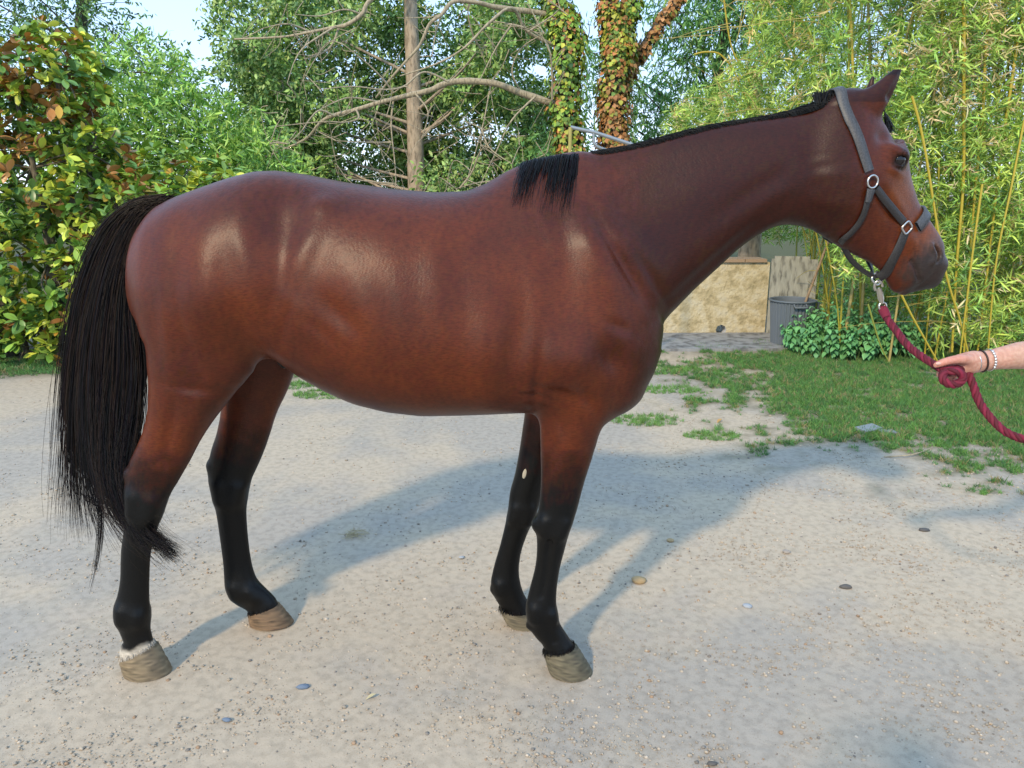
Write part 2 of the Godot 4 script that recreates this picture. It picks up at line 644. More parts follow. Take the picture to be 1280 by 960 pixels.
func horse_trunk(f: Field) -> void:
	var top := []
	for q in [[168, 330], [174, 300], [184, 276], [200, 258], [222, 246], [255, 234], [290, 222], [320, 214.5], [345, 213], [380, 217.5], [430, 227.5], [490, 236], [545, 240.5], [585, 238.5], [610, 230], [640, 214], [665, 205], [700, 199], [735, 200], [765, 225], [785, 285], [800, 345]]:
		top.append(P(q[0], q[1], Z0))
	var bot := []
	for q in [[168, 360], [178, 400], [210, 430], [250, 440], [300, 440], [345, 440], [365, 451], [385, 467], [415, 484], [450, 499], [490, 508], [530, 512], [570, 511], [610, 509], [650, 508], [700, 508], [740, 504], [775, 488], [800, 462], [812, 440]]:
		bot.append(P(q[0], q[1], Z0))
	var wid := []
	for q in [[168, 0.06], [185, 0.13], [210, 0.18], [250, 0.235], [300, 0.268], [345, 0.272], [385, 0.268], [430, 0.285], [490, 0.312], [550, 0.318], [600, 0.30], [640, 0.275], [680, 0.25], [720, 0.235], [750, 0.215], [780, 0.17], [800, 0.12], [812, 0.06]]:
		wid.append(Vector2(P(q[0], 380, Z0).x, q[1]))
	var egg := []
	for q in [[168, 0.0], [300, 0.12], [400, 0.08], [500, 0.1], [560, 0.16], [640, 0.42], [720, 0.5], [800, 0.3]]:
		egg.append(Vector2(P(q[0], 380, Z0).x, q[1]))
	var rows := []
	var x0: float = P(172, 350, Z0).x
	var x1: float = P(803, 420, Z0).x
	for i in 49:
		var x := lerpf(x0, x1, i / 48.0)
		rows.append([x, at_x(top, x), at_x(bot, x), at_x(wid, x), at_x(egg, x)])
	f.barrel(rows, Z0, 0.02)

func horse_legs(f: Field) -> void:
	var side := Vector3(0, 0, 1)
	# chest and shoulders
	for z in [ZN - 0.03, ZF + 0.03]:
		f.chain([S(775, 330, 700, 300, z - 0.0, 0.05), S(800, 400, 690, 395, z, 0.075), S(808, 450, 680, 450, z, 0.085), S(770, 500, 676, 500, z, 0.07)], side, 0.09, 3)
	f.chain([S(800, 400, 740, 400, Z0, 0.11), S(806, 446, 740, 445, Z0, 0.14), S(804, 476, 740, 480, Z0, 0.13)], side, 0.09, 3)
	f.chain([S(352, 436, 338, 440, Z0 + 0.02, 0.03), S(362, 452, 350, 458, Z0 + 0.02, 0.022)], side, 0.02, 2)
	# near fore
	f.chain([S(772, 470, 676, 476, ZN, 0.075), S(757, 512, 674, 516, ZN, 0.07), S(745, 552, 675, 556, ZN, 0.06), S(731, 596, 676, 600, ZN, 0.05), S(722, 630, 674, 634, ZN, 0.044), S(714, 657, 669.5, 655, ZN, 0.043),
		S(707, 682, 671, 681, ZN, 0.036), S(700, 709, 669, 709, ZN, 0.03), S(696, 736, 662, 739, ZN, 0.03), S(696, 760, 657, 764, ZN, 0.036), S(700, 780, 663, 785, ZN, 0.032), S(709, 796, 676, 800, ZN, 0.031), S(718, 808, 680, 815, ZN, 0.038), S(724, 817, 682, 826, ZN, 0.04)], side, 0.03, 3)
	leg_details(f)
	f.ball(P(661, 782, ZN), 0.009, 0.02)
	f.ball(P(672, 655, ZN), 0.02, 0.02)
	# far fore
	f.chain([S(722, 480, 655, 480, ZF, 0.075), S(712, 512, 656, 514, ZF, 0.07), S(700, 558, 650, 560, ZF, 0.06), S(684, 596, 643, 598, ZF, 0.05), S(677, 618, 637, 619, ZF, 0.044), S(670, 641, 635, 639, ZF, 0.042),
		S(660, 662, 630, 664, ZF, 0.035), S(652, 686, 624, 688, ZF, 0.03), S(649, 710, 617, 711, ZF, 0.03), S(651, 731, 613.5, 732, ZF, 0.035), S(656, 747, 621, 748, ZF, 0.031), S(662, 758, 627, 759, ZF, 0.031), S(667, 766, 628, 768, ZF, 0.037)], side, 0.03, 3)
	f.ball(P(616, 737, ZF), 0.009, 0.015)
	# near hind
	f.chain([S(318, 300, 190, 300, ZN - 0.05, 0.08), S(332, 370, 172, 360, ZN - 0.02, 0.105), S(326, 430, 178, 425, ZN - 0.01, 0.105), S(300, 470, 183, 462, ZN, 0.09), S(275, 506, 185, 496, ZN, 0.074), S(256, 536, 183, 525, ZN, 0.062), S(240, 566, 174, 556, ZN, 0.053),
		S(224, 596, 161, 582, ZN, 0.047), S(211, 621, 157, 603, ZN, 0.046), S(203, 641, 160, 628, ZN, 0.043), S(195, 664, 156, 660, ZN, 0.036), S(188, 690, 152, 690, ZN, 0.031), S(186, 725, 151, 727, ZN, 0.03), S(186, 749, 147, 750, ZN, 0.034),
		S(185, 767, 144, 766, ZN, 0.037), S(187, 784, 150, 788, ZN, 0.033), S(190, 798, 156, 804, ZN, 0.033), S(194, 808, 152, 820, ZN, 0.038), S(198, 820, 154, 832, ZN, 0.04)], side, 0.045, 3)
	f.ball(P(162, 592, ZN), 0.018, 0.02)
	# far hind
	f.chain([S(372, 400, 280, 400, ZF + 0.02, 0.1), S(372, 440, 282, 440, ZF + 0.01, 0.095), S(361, 470, 281, 478, ZF, 0.08), S(347, 502, 279, 508, ZF, 0.068), S(333, 544, 272, 551, ZF, 0.057), S(323, 574, 263, 572, ZF, 0.05),
		S(313, 602, 260.5, 588, ZF, 0.046), S(308, 622, 266, 610, ZF, 0.044), S(308, 645, 271, 642, ZF, 0.036), S(310, 672, 275, 672, ZF, 0.03), S(314, 702, 279, 703, ZF, 0.03), S(319, 720, 281, 725, ZF, 0.035),
		S(326, 736, 285, 740, ZF, 0.036), S(337, 745, 299, 750, ZF, 0.032), S(346, 753, 309, 760, ZF, 0.036), S(350, 762, 311, 769, ZF, 0.04)], side, 0.045, 3)
	f.ball(P(265, 582, ZF), 0.018, 0.02)

# tendons, knee, hock and fetlock bones: rows of pixels with radii, joined with a small blend
func leg_details(f: Field) -> void:
	var side := Vector3(0, 0, 1)
	for q in [
		# hollows between bone and tendon, both faces of each cannon
		[ZN, 1, [[687, 672, 0.008], [684, 692, 0.010], [682, 715, 0.010], [676, 740, 0.007]], 0.036, 0.010], [ZF, 1, [[646, 660, 0.008], [638, 685, 0.010], [632, 710, 0.009], [629, 724, 0.006]], 0.035, 0.010],
		[ZN, 1, [[176, 655, 0.008], [168, 685, 0.010], [166, 715, 0.010], [163, 742, 0.007]], 0.036, 0.010], [ZF, 1, [[287, 640, 0.008], [291, 672, 0.010], [295, 702, 0.009], [300, 722, 0.006]], 0.036, 0.010],
		# hollow in front of the hock's point
		[ZN, 1, [[186, 560, 0.008], [176, 585, 0.012], [174, 600, 0.008]], 0.05, 0.012], [ZF, 1, [[282, 556, 0.008], [276, 578, 0.012], [275, 594, 0.008]], 0.05, 0.012],
		# pastern hollow
		[ZN, 1, [[688, 786, 0.006], [692, 796, 0.007]], 0.036, 0.008], [ZN, 1, [[166, 786, 0.006], [170, 796, 0.007]], 0.036, 0.008]]:
		for sg in [-1.0, 1.0]:
			var st := []
			for p in q[2]: st.append(J(P(p[0], p[1], q[0]) + side * (q[3] * 0.94 * sg), p[2] * 1.15))
			f.chain(st, side, q[4], 3, true)
	for q in [
		[ZN, [[706, 650, 0.016], [700, 664, 0.016]], 0.03], [ZN, [[680, 648, 0.014], [678, 660, 0.012]], 0.028], [ZN, [[668, 758, 0.012], [668, 770, 0.012]], 0.024], [ZN, [[690, 764, 0.012], [692, 770, 0.012]], 0.024],
		[ZF, [[664, 632, 0.015], [660, 648, 0.015]], 0.03], [ZF, [[645, 632, 0.013], [641, 646, 0.012]], 0.028], [ZF, [[624, 728, 0.012], [625, 737, 0.012]], 0.024],
		[ZN, [[196, 622, 0.016], [190, 640, 0.015]], 0.03], [ZN, [[172, 618, 0.015], [170, 636, 0.013]], 0.03], [ZN, [[156, 760, 0.012], [156, 772, 0.012]], 0.026], [ZN, [[177, 766, 0.012], [177, 772, 0.012]], 0.026],
		[ZF, [[302, 606, 0.015], [298, 622, 0.014]], 0.03], [ZF, [[276, 604, 0.014], [278, 622, 0.013]], 0.03], [ZF, [[294, 732, 0.012], [297, 740, 0.012]], 0.026], [ZF, [[315, 736, 0.012], [318, 742, 0.012]], 0.026]]:
		for sg in [-1.0, 1.0]:
			var st := []
			for p in q[1]: st.append(J(P(p[0], p[1], q[0]) + side * (q[2] * 0.9 * sg), p[2] * 0.8))
			f.chain(st, side, 0.028, 2)

# swellings and hollows of muscle and bone: [u, v, half length, half breadth in pixels, turn in degrees, height in metres]
func horse_bumps() -> Array:
	var out := []
	for q in [[393, 256, 15, 12, 0, 0.011], [342, 275, 44, 32, 80, -0.028], [378, 308, 36, 14, 118, 0.007], [396, 322, 34, 14, 112, -0.004], [284, 328, 30, 17, 75, -0.006], [306, 335, 40, 14, 85, 0.004],
			[250, 385, 66, 34, 105, 0.020], [214, 350, 50, 14, 95, -0.005], [345, 372, 50, 14, 100, -0.010], [372, 395, 40, 12, 55, 0.007], [395, 410, 40, 9, 35, -0.005], [452, 372, 40, 16, 70, 0.006], [425, 392, 30, 12, 45, -0.006],
			[480, 400, 70, 10, 82, -0.003], [505, 400, 70, 9, 82, 0.003], [530, 400, 80, 9, 84, -0.0025], [556, 400, 80, 9, 85, 0.003], [582, 400, 80, 9, 86, -0.0025],
			[646, 430, 60, 16, 95, -0.012], [612, 430, 60, 18, 92, 0.006], [706, 455, 36, 34, 0, 0.014], [700, 495, 40, 9, 15, -0.007], [765, 452, 22, 13, 60, -0.012], [788, 432, 30, 16, 70, 0.006], [778, 412, 16, 6, 25, -0.005],
			[784, 330, 60, 7, 58, -0.009], [806, 318, 45, 18, 62, 0.007], [752, 330, 60, 14, 66, 0.006], [700, 340, 60, 22, 80, -0.006], [668, 370, 40, 24, 90, 0.005], [690, 300, 50, 12, 75, 0.004],
			[898, 325, 100, 9, -41, -0.008], [925, 322, 100, 8, -41, 0.003], [940, 240, 70, 12, -35, -0.005], [990, 215, 60, 12, -30, -0.004], [860, 240, 60, 20, -20, 0.004], [1011, 238, 40, 15, 84, -0.007], 
			[1104, 172, 11, 9, 0, -0.007], [1120, 187, 16, 5, 20, 0.006], [1118, 214, 13, 4, 20, 0.003], [1110, 258, 26, 9, 50, -0.005], [1146, 300, 18, 10, 50, 0.004], [1125, 320, 16, 9, 60, 0.004],
			[716, 545, 34, 16, 100, 0.006], [352, 412, 34, 6, 112, -0.007], [664, 496, 26, 4, 20, -0.005], [655, 488, 22, 4, 12, 0.003], [672, 470, 40, 6, 95, -0.008], [735, 500, 30, 6, 60, -0.006], [830, 360, 50, 6, 55, -0.005], [232, 440, 60, 8, 80, -0.005], [205, 430, 60, 10, 92, 0.004], [300, 400, 40, 10, 70, -0.005], [688, 560, 40, 5, 92, -0.005], [700, 528, 26, 6, 70, -0.004], [692, 655, 12, 12, 0, 0.005], [683, 715, 30, 3.5, 95, -0.004], [676, 715, 30, 3.5, 95, 0.003],
			[232, 490, 34, 6, 10, -0.006], [215, 540, 50, 7, 108, -0.006], [240, 515, 30, 12, 115, 0.006], [170, 605, 22, 6, 70, -0.006], [193, 640, 14, 8, 60, 0.004], [166, 700, 34, 3.5, 92, -0.004], [290, 690, 34, 3.5, 82, -0.004]]:
		var zp := -2.14
		if q[1] > 600: continue
		if q[0] > 1000: zp = Z0 + 0.04
		elif q[0] > 840: zp = Z0 + 0.09
		elif q[1] > 520: zp = ZN + 0.04
		var c := P(q[0], q[1], zp)
		var s := 2.35 / FPX
		out.append([c.x, c.y, q[2] * s, q[3] * s, deg_to_rad(-q[4]), q[5] * (1.6 if q[0] > 1060 else 1.0 if q[0] > 840 else (0.7 if q[0] > 440 and q[0] < 600 else 0.9 if q[0] < 420 and q[1] < 420 else 1.6))])
	return out

func bump_up(vs: PackedVector3Array, ns: PackedVector3Array) -> PackedVector3Array:
	for b in horse_bumps():
		var cs := cos(b[4])
		var sn := sin(b[4])
		var far: float = 2.2 * maxf(b[2], b[3])
		for i in vs.size():
			var dx: float = vs[i].x - b[0]
			if absf(dx) > far: continue
			var dy: float = vs[i].y - b[1]
			if absf(dy) > far: continue
			var a: float = (dx * cs + dy * sn) / b[2]
			var e: float = (dy * cs - dx * sn) / b[3]
			var r: float = a * a + e * e
			if r < 5.0: vs[i] += ns[i] * b[5] * exp(-r) * minf(1.0, absf(ns[i].z) * 1.5)
	return vs

var coat_noise := FastNoiseLite.new()

func px(u: float, v: float, z: float) -> Vector2:
	var p := P(u, v, z)
	return Vector2(p.x, p.y)

func soft(a: float, b: float, x: float) -> float:
	return smoothstep(a, b, x)

func horse_colours(vs: PackedVector3Array, ns: PackedVector3Array) -> PackedColorArray:
	var cols := PackedColorArray()
	var bay := Color(0.126, 0.0285, 0.0095)
	var tan_ := Color(0.22, 0.062, 0.018)
	var dark := Color(0.032, 0.0095, 0.007)
	var black := Color(0.006, 0.0055, 0.006)
	var muzzle := Color(0.042, 0.030, 0.026)
	var white := Color(0.62, 0.55, 0.45)
	var knee := P(695, 612, ZN).y
	var hock := P(190, 612, ZN).y
	var sheath := P(356, 449, Z0 + 0.02)
	var nose := px(1152, 340, head_z(1152))
	var grey_nose := px(1158, 312, head_z(1158))
	var cheek := px(1118, 240, head_z(1118))
	var snout := px(1148, 290, head_z(1148))
	var back := P(560, 250, Z0).y
	var coronet := P(172, 806, ZN)
	for i in vs.size():
		var p := vs[i]
		var n1 := coat_noise.get_noise_3dv(p * 3.0)
		var n2 := coat_noise.get_noise_3dv(p * 14.0 + Vector3(7, 3, 1))
		var n3 := coat_noise.get_noise_3d(p.x * 60.0, p.y * 22.0, p.z * 60.0)
		var c := bay.lerp(dark, clampf(0.22 + 0.5 * n1 + 0.15 * n2, 0.0, 0.6))
		var q := Vector2(p.x, p.y)
		# darker along the back and the neck
		c = c.lerp(dark, 0.3 * soft(back - 0.22, back + 0.02, p.y + 0.1 * n1) * soft(0.95, 0.75, p.x))
		if p.x > 0.2: c = c.lerp(dark, 0.85 * soft(0.15, 0.55, p.x + 0.12 * n1) * soft(1.12, 0.95, p.x))
		# black points
		if p.y < 0.8:
			var at := knee + 0.02 if p.x > -0.3 else hock + 0.02 - (p.x + 1.11) * 0.35
			if p.x <= -0.3 and p.z < Z0: at = hock + 0.02 - (p.x + 0.93) * 0.25
			c = c.lerp(dark, 0.85 * soft(at + 0.2, at + 0.03, p.y + 0.08 * n2 + 0.03 * n1))
			c = c.lerp(black, soft(at + 0.10, at - 0.07, p.y + 0.06 * n2 + 0.03 * n3))
		var ds := p.distance_to(sheath)
		c = c.lerp(black, soft(0.075, 0.05, ds + 0.01 * n2))
		# head
		if p.x > 0.85 and p.y > 1.1:
			c = c.lerp(tan_, 0.75 * soft(0.12, 0.01, q.distance_to(cheek) + 0.03 * n2))
			c = c.lerp(tan_, 0.8 * soft(0.11, 0.01, q.distance_to(snout) + 0.03 * n2))
			if q.distance_to(nose) < 0.13: c = c.lerp(Color(0.12, 0.095, 0.085), 0.5 * soft(0.07, 0.02, q.distance_to(grey_nose)))
			c = c.lerp(muzzle, soft(0.125, 0.05, q.distance_to(nose) + 0.03 * n2 + 0.02 * n3))
			var de := minf(p.distance_to(eye_at), p.distance_to(far_side(eye_at)))
			c = c.lerp(black, 0.85 * soft(0.042, 0.026, de + 0.006 * n2))
			if p.y > P(1100, 128, Z0).y: c = c.lerp(dark, 0.85)
			if p.y > P(1115, 95, Z0).y: c = c.lerp(black, 0.7)
		# white hair above one hind hoof, pale chestnuts
		if p.distance_to(coronet) < 0.15 and p.y < coronet.y + 0.05: c = c.lerp(white, soft(coronet.y + 0.012, coronet.y - 0.008, p.y + 0.02 * n2 + (coronet.x - p.x) * 0.3))
		cols.append(c * (1.0 + 0.16 * n3))
	return cols

func hoof(horse: Node3D, z: float, top_f: Vector2, top_r: Vector2, toe: Vector2, heel: Vector2, half: float, tint: Color, hair := Color(0.011, 0.010, 0.010)) -> void:
	# from the coronet down to the ground, a little wider below, open behind
	var a := P(top_f.x, top_f.y, z)
	var b := P(top_r.x, top_r.y, z)
	var c := P(toe.x, toe.y, z)
	var d := P(heel.x, heel.y, z)
	c.y = 0.0
	d.y = 0.0
	var s := Soup.new()
	var rows := 15
	var seg := 28
	for k in rows + 2:
		var t := minf(float(k) / rows, 1.0)
		var fr := a.lerp(c, t)
		var re := b.lerp(d, t)
		if k == 0:
			fr = fr.lerp(re, 0.1)
			re = re.lerp(fr, 0.1)
		var cen := (fr + re) * 0.5
		var ax := (fr - re) * 0.5
		var w := half * lerpf(0.66 if k == 0 else 0.78, 1.0, t)
		if k == rows + 1:
			ax *= 0.6
			w *= 0.6
			cen.y = 0.001
		elif k == rows: cen.y = maxf(cen.y, 0.0)
		var ring := 1.0 + 0.012 * sin(k * 2.1) + 0.008 * sin(k * 5.3)
		for g in seg:
			var an := TAU * g / seg
			var x := cos(an)
			var y := sin(an)
			var heel_in := 1.0 - 0.1 * soft(-0.6, -1.0, x)
			s.v.append(cen + ax * x * ring * heel_in + Vector3(0, 0, 1) * w * y * ring * (1.0 - 0.12 * soft(0.0, -1.0, x)))
			s.n.append((ax.normalized() * x + Vector3(0, 0.25, y)).normalized())
			var nn := coat_noise.get_noise_3d(an * 2.0, k * 9.0, z * 40.0)
			s.c.append(tint * clampf(0.95 + 0.9 * nn + 0.5 * coat_noise.get_noise_3d(an * 9.0, k * 3.0, z * 80.0), 0.35, 1.7))
			s.uv.append(Vector2(an, t))
	for k in rows + 1:
		for g in seg:
			var i0 := k * seg + g
			var i1 := k * seg + (g + 1) % seg
			s.i.append_array([i0, i0 + seg, i1, i1, i0 + seg, i1 + seg])
	var ho := part("hoof", s.mesh(), M.hoof, horse)
	# hair hanging over the coronet
	var hs := Soup.new()
	var r := RandomNumberGenerator.new()
	r.seed = int(top_f.x)
	var cen2 := (a + b) * 0.5
	for k in 260:
		var an := r.randf() * TAU
		var rim: Vector3 = cen2 + (a - b) * 0.5 * cos(an) * 0.88 + Vector3(0, 0, 1) * half * 0.70 * sin(an)
		var outw := ((a - b).normalized() * cos(an) + Vector3(0, 0, sin(an))).normalized()
		var q := rim + Vector3(0, r.randf_range(0.002, 0.014), 0) - outw * 0.003
		var g := r.randf_range(0.7, 1.4)
		hs.tube([q, q + outw * 0.003 + Vector3(0, -0.006, 0), q + outw * 0.005 + Vector3(r.randfn() * 0.002, r.randf_range(-0.022, -0.012), 0)], [0.0007, 0.0006, 0.0003], 3, Color(hair.r * g, hair.g * g, hair.b * g), false)
	part("coronet_hair", hs.mesh(), M.hair, ho)

func strands(s: Soup, guides: Array, count: int, spread: float, thick: float, seed_: int, keep := [0.75, 1.0], col := Color(0.011, 0.010, 0.011)) -> void:
	# hair between guide curves: each guide a list of points of one length
	var r := RandomNumberGenerator.new()
	r.seed = seed_
	var n: int = guides[0].size()
	var clumps := []
	for k in 60: clumps.append([r.randf(), Vector3(r.randfn(), r.randfn(), r.randfn())])
	for k in count:
		var cl = clumps[r.randi() % clumps.size()]
		var w: float = clampf(cl[0] + r.randfn() * 0.04, 0.0, 1.0) * (guides.size() - 1)
		var g := mini(int(w), guides.size() - 2)
		var t := w - g
		var off := Vector3(r.randfn(), r.randfn(), r.randfn()) * spread
		var wave := Vector3(r.randfn(), r.randfn(), r.randfn()) * spread * 0.5
		var ph := r.randf() * TAU
		var upto := int(n * r.randf_range(keep[0], keep[1]))
		var path := []
		var rad := []
		for q in maxi(upto, 4):
			var f := float(q) / (n - 1)
			var p: Vector3 = guides[g][q].lerp(guides[g + 1][q], t)
			p += off * (0.35 + 0.65 * f) + cl[1] * spread * 0.7 * f + wave * sin(ph + f * 7.0) * f
			path.append(p)
			rad.append(thick * (1.0 - 0.75 * f * f))
		var b := r.randf_range(0.5, 1.5)
		var cc := Color(0.02, 0.012, 0.009) if r.randf() < 0.1 else col
		s.tube(path, rad, 3, Color(cc.r * b, cc.g * b, cc.b * b), false)

func build_horse() -> void:
	coat_noise.seed = 5
	coat_noise.frequency = 1.0
	coat_noise.fractal_octaves = 3
	var horse := thing("horse", "glossy dark bay horse with black legs, mane and tail standing on the gravel", "horse", Vector3(0, 0, 0))
	var t0 := Time.get_ticks_msec()
	# three grids of one figure, worked out side by side: trunk, head, lower legs
	var cutn := Vector3(0.95, 0.3, 0).normalized()
	var cutp := P(985, 220, Z0).dot(cutn)
	var f := Field.new(Vector3(-1.36, 0.6, Z0 - 0.42), Vector3(1.06, 1.78, Z0 + 0.42), 0.0105)
	var h := Field.new(Vector3(0.72, 1.08, Z0 - 0.32), Vector3(1.44, 1.90, Z0 + 0.17), 0.005)
	var lf := Field.new(Vector3(-1.34, 0.02, ZF - 0.12), Vector3(0.42, 0.88, ZN + 0.13), 0.006)
	var got := [{}, {}, {}]
	var jobs := [
		func():
			horse_trunk(f)
			horse_neck(f)
			horse_legs(f)
			horse_head(f)
			got[0] = f.nets([-cutn, -cutp - 0.016, Vector3.UP, 0.74]),
		func():
			horse_neck(h)
			horse_head(h)
			horse_face(h)
			got[1] = h.nets([cutn, cutp]),
		func():
			horse_legs(lf)
			got[2] = lf.nets([Vector3.DOWN, -0.752])]
	var threads := []
	for job in jobs:
		var th := Thread.new()
		th.start(job)
		threads.append(th)
	for th in threads: th.wait_to_finish()
	var body: Dictionary = got[0]
	var head: Dictionary = got[1]
	var legs: Dictionary = got[2]
	head_field = h
	print("fields ", Time.get_ticks_msec() - t0, " ms, ", body.v.size() + head.v.size() + legs.v.size(), " vertices")
	t0 = Time.get_ticks_msec()
	var vs := PackedVector3Array()
	var ns := PackedVector3Array()
	var idx := PackedInt32Array()
	for part_ in [[body, f, [[-cutn, -cutp - 0.016], [Vector3.UP, 0.74]], 2], [head, h, [[cutn, cutp]], 1], [legs, lf, [[Vector3.DOWN, -0.752]], 2]]:
		var m: Dictionary = part_[0]
		var fl: Field = part_[1]
		var base := vs.size()
		var pins := PackedFloat32Array()      # the pieces meet inside the skin: leave their edges where the field puts them
		for p in m.v:
			var d := 1.0
			for pl in part_[2]: d = minf(d, p.dot(pl[0]) - pl[1])
			pins.append(d)
		var still := PackedFloat32Array()
		for d in pins: still.append(smoothstep(1.0 * fl.c, 5.0 * fl.c, d))
		var v: PackedVector3Array = relax(m.v, m.q, part_[3], 0.5, still)
		v = bump_up(v, normals_of(v, m.q))
		var nn := normals_of(v, m.q)
		for k in v.size():
			if pins[k] < 6.0 * fl.c: nn[k] = fl.grad(v[k]).lerp(nn[k], smoothstep(2.0 * fl.c, 6.0 * fl.c, pins[k])).normalized()
		vs.append_array(v)
		ns.append_array(nn)
		for k in tris(m.q): idx.append(k + base)
	part("body", array_mesh(vs, ns, idx, horse_colours(vs, ns)), M.coat, horse)
	print("skin ", Time.get_ticks_msec() - t0, " ms")
	# hooves
	hoof(horse, ZN, Vector2(721, 806), Vector2(676, 814), Vector2(741, 838), Vector2(683, 836), 0.062, Color(0.12, 0.10, 0.06))
	hoof(horse, ZF, Vector2(664, 764), Vector2(621, 760), Vector2(684, 779), Vector2(630, 777), 0.06, Color(0.13, 0.105, 0.062))
	hoof(horse, ZN, Vector2(196, 803), Vector2(147, 824), Vector2(214, 836), Vector2(152, 836), 0.06, Color(0.19, 0.14, 0.08), Color(0.5, 0.44, 0.36))
	hoof(horse, ZF, Vector2(348, 754), Vector2(308, 766), Vector2(367, 777), Vector2(309, 777), 0.058, Color(0.17, 0.105, 0.055))
	# pale horny chestnuts inside the far legs
	for q in [[656, 592, 0.0075, 0.019, 0.25], [271, 625, 0.0055, 0.024, -0.2]]:
		var dir := ray(q[0], q[1]).normalized()
		var at := f.hit(Vector3(0, CAM_H, 0) + dir * 1.9, dir, 1.2)
		if at == Vector3.INF: continue
		var ch := SphereMesh.new()
		ch.radius = 1.0
		ch.height = 2.0
		var o := part("chestnut", ch, mat(lin(0.42, 0.38, 0.30), 0.8), horse)
		o.transform = Transform3D(Basis(Vector3(0, 0, 1), -q[4]) * Basis.from_scale(Vector3(q[2], q[3], 0.004)), at)
	# eyes
	for sg in [1.0, -1.0]:
		var e: Vector3 = both(eye_at, sg)
		var sp := SphereMesh.new()
		sp.radius = 0.0225
		sp.height = 0.045
		sp.radial_segments = 32
		sp.rings = 16
		var eye := part("eye", sp, M.eye, horse)
		eye.position = e
	# tail
	var zt := [Z0, Z0, Z0 + 0.01, Z0 + 0.03, Z0 + 0.05, Z0 + 0.08, Z0 + 0.12, Z0 + 0.16, Z0 + 0.2]
	var raw := [
		[[206, 249], [165, 256], [128, 288], [103, 345], [90, 405], [82, 470], [78, 540], [72, 610], [66, 668]],
		[[207, 249], [168, 260], [136, 300], [113, 360], [101, 425], [95, 495], [95, 560], [99, 630], [104, 690]],
		[[208, 250], [172, 266], [145, 312], [127, 375], [117, 445], [116, 515], [124, 585], [146, 645], [190, 690]],
		[[210, 250], [178, 272], [155, 325], [143, 390], [137, 460], [137, 530], [146, 600], [175, 660], [234, 692]],
		[[212, 251], [186, 276], [165, 335], [160, 400], [160, 465], [155, 540], [156, 605], [184, 665], [234, 703]],
		[[213, 252], [192, 278], [169, 330], [170, 400], [176, 460], [172, 520], [160, 590], [178, 655], [222, 715]]]
	var zs := [0.0, 0.3, 0.8, 1.0, 1.0, 1.0]
	var guides := []
	for g in raw.size():
		var pts := []
		for k in raw[g].size():
			pts.append(P(raw[g][k][0], raw[g][k][1], Z0 + (zt[k] - Z0) * zs[g]))
		guides.append(spline(pts, 3))
	var s := Soup.new()
	strands(s, guides, 3600, 0.014, 0.00095, 11, [0.55, 1.0])
	strands(s, guides.slice(2), 1300, 0.010, 0.0009, 14, [0.8, 1.0])
	strands(s, guides, 260, 0.034, 0.0007, 13, [0.6, 1.0], Color(0.022, 0.014, 0.010))
	# long wisps
	var wisp := [[], []]
	for q in [[108, 420], [105, 480], [108, 540], [117, 590], [124, 640], [122, 690], [112, 752]]: wisp[0].append(P(q[0], q[1], Z0 + 0.05))
	for q in [[112, 420], [110, 480], [115, 540], [124, 590], [129, 640], [125, 690], [109, 756]]: wisp[1].append(P(q[0], q[1], Z0 + 0.05))
	strands(s, [spline(wisp[0], 3), spline(wisp[1], 3)], 26, 0.004, 0.0012, 12, [0.85, 1.0])
	part("tail", s.mesh(), M.hair, horse)
	# mane falling on this side of the withers
	s = Soup.new()
	var fall := []
	for q in [[652, 207, 645, 230, 640, 256, -1], [668, 203, 658, 232, 650, 264, 0], [685, 200, 677, 232, 669, 268, 0], [700, 198, 694, 232, 687, 272, 0], [714, 197, 707, 232, 700, 274, 0], [720, 197, 714, 232, 705, 284, 0]]:
		var pts := [P(q[0] + 3, q[1] - 1, Z0), P(q[0], q[1] + 1, Z0 + 0.045), P((q[0] + q[2]) * 0.5, (q[1] + q[3]) * 0.5, Z0 + 0.105), P(q[2], q[3], Z0 + 0.15), P((q[2] + q[4]) * 0.5, (q[3] + q[5]) * 0.5, Z0 + 0.185), P(q[4], q[5], Z0 + 0.21)]
		for k in range(1, pts.size()):     # lie on the skin
			var hit := f.hit(Vector3(0, CAM_H, 0) + (pts[k] - Vector3(0, CAM_H, 0)).normalized() * 1.9, (pts[k] - Vector3(0, CAM_H, 0)).normalized(), 0.9)
			if hit != Vector3.INF: pts[k] = hit + f.grad(hit) * 0.007
		fall.append(spline(pts, 3))
	strands(s, fall, 560, 0.008, 0.0009, 21, [0.12, 1.0])
	strands(s, fall, 260, 0.006, 0.0010, 22, [0.3, 0.55])
	# the rest lies over to the far side
	var r := RandomNumberGenerator.new()
	r.seed = 4
	var crest := []
	for q in [[722, 197], [760, 190], [800, 183], [850, 170], [905, 157], [955, 149], [1000, 140], [1030, 130], [1048, 124]]: crest.append(P(q[0], q[1], Z0))
	crest = spline(crest, 4)
	for k in 7000:
		var w := r.randf() * (crest.size() - 1.01)
		var g := int(w)
		var p: Vector3 = crest[g].lerp(crest[g + 1], w - g) + Vector3(0, 0, r.randf_range(-0.014, 0.02))
		p.y -= 0.009
		var l := r.randf_range(0.7, 1.15)
		var lean := r.randf_range(-0.045, 0.0)
		var b := r.randf_range(0.6, 1.5) * 0.011
		s.tube([p, p + Vector3(lean * 0.3, 0.011, -0.002) * l, p + Vector3(lean * 0.7, 0.014, -0.018) * l, p + Vector3(lean, -0.006, -0.055) * l, p + Vector3(lean * 1.3, -0.05, -0.088) * l], [0.0009, 0.0008, 0.0007, 0.0006, 0.0004], 3, Color(b, b, b), false)
	part("mane", s.mesh(), M.hair, horse)
	# forelock and the tuft at the poll
	s = Soup.new()
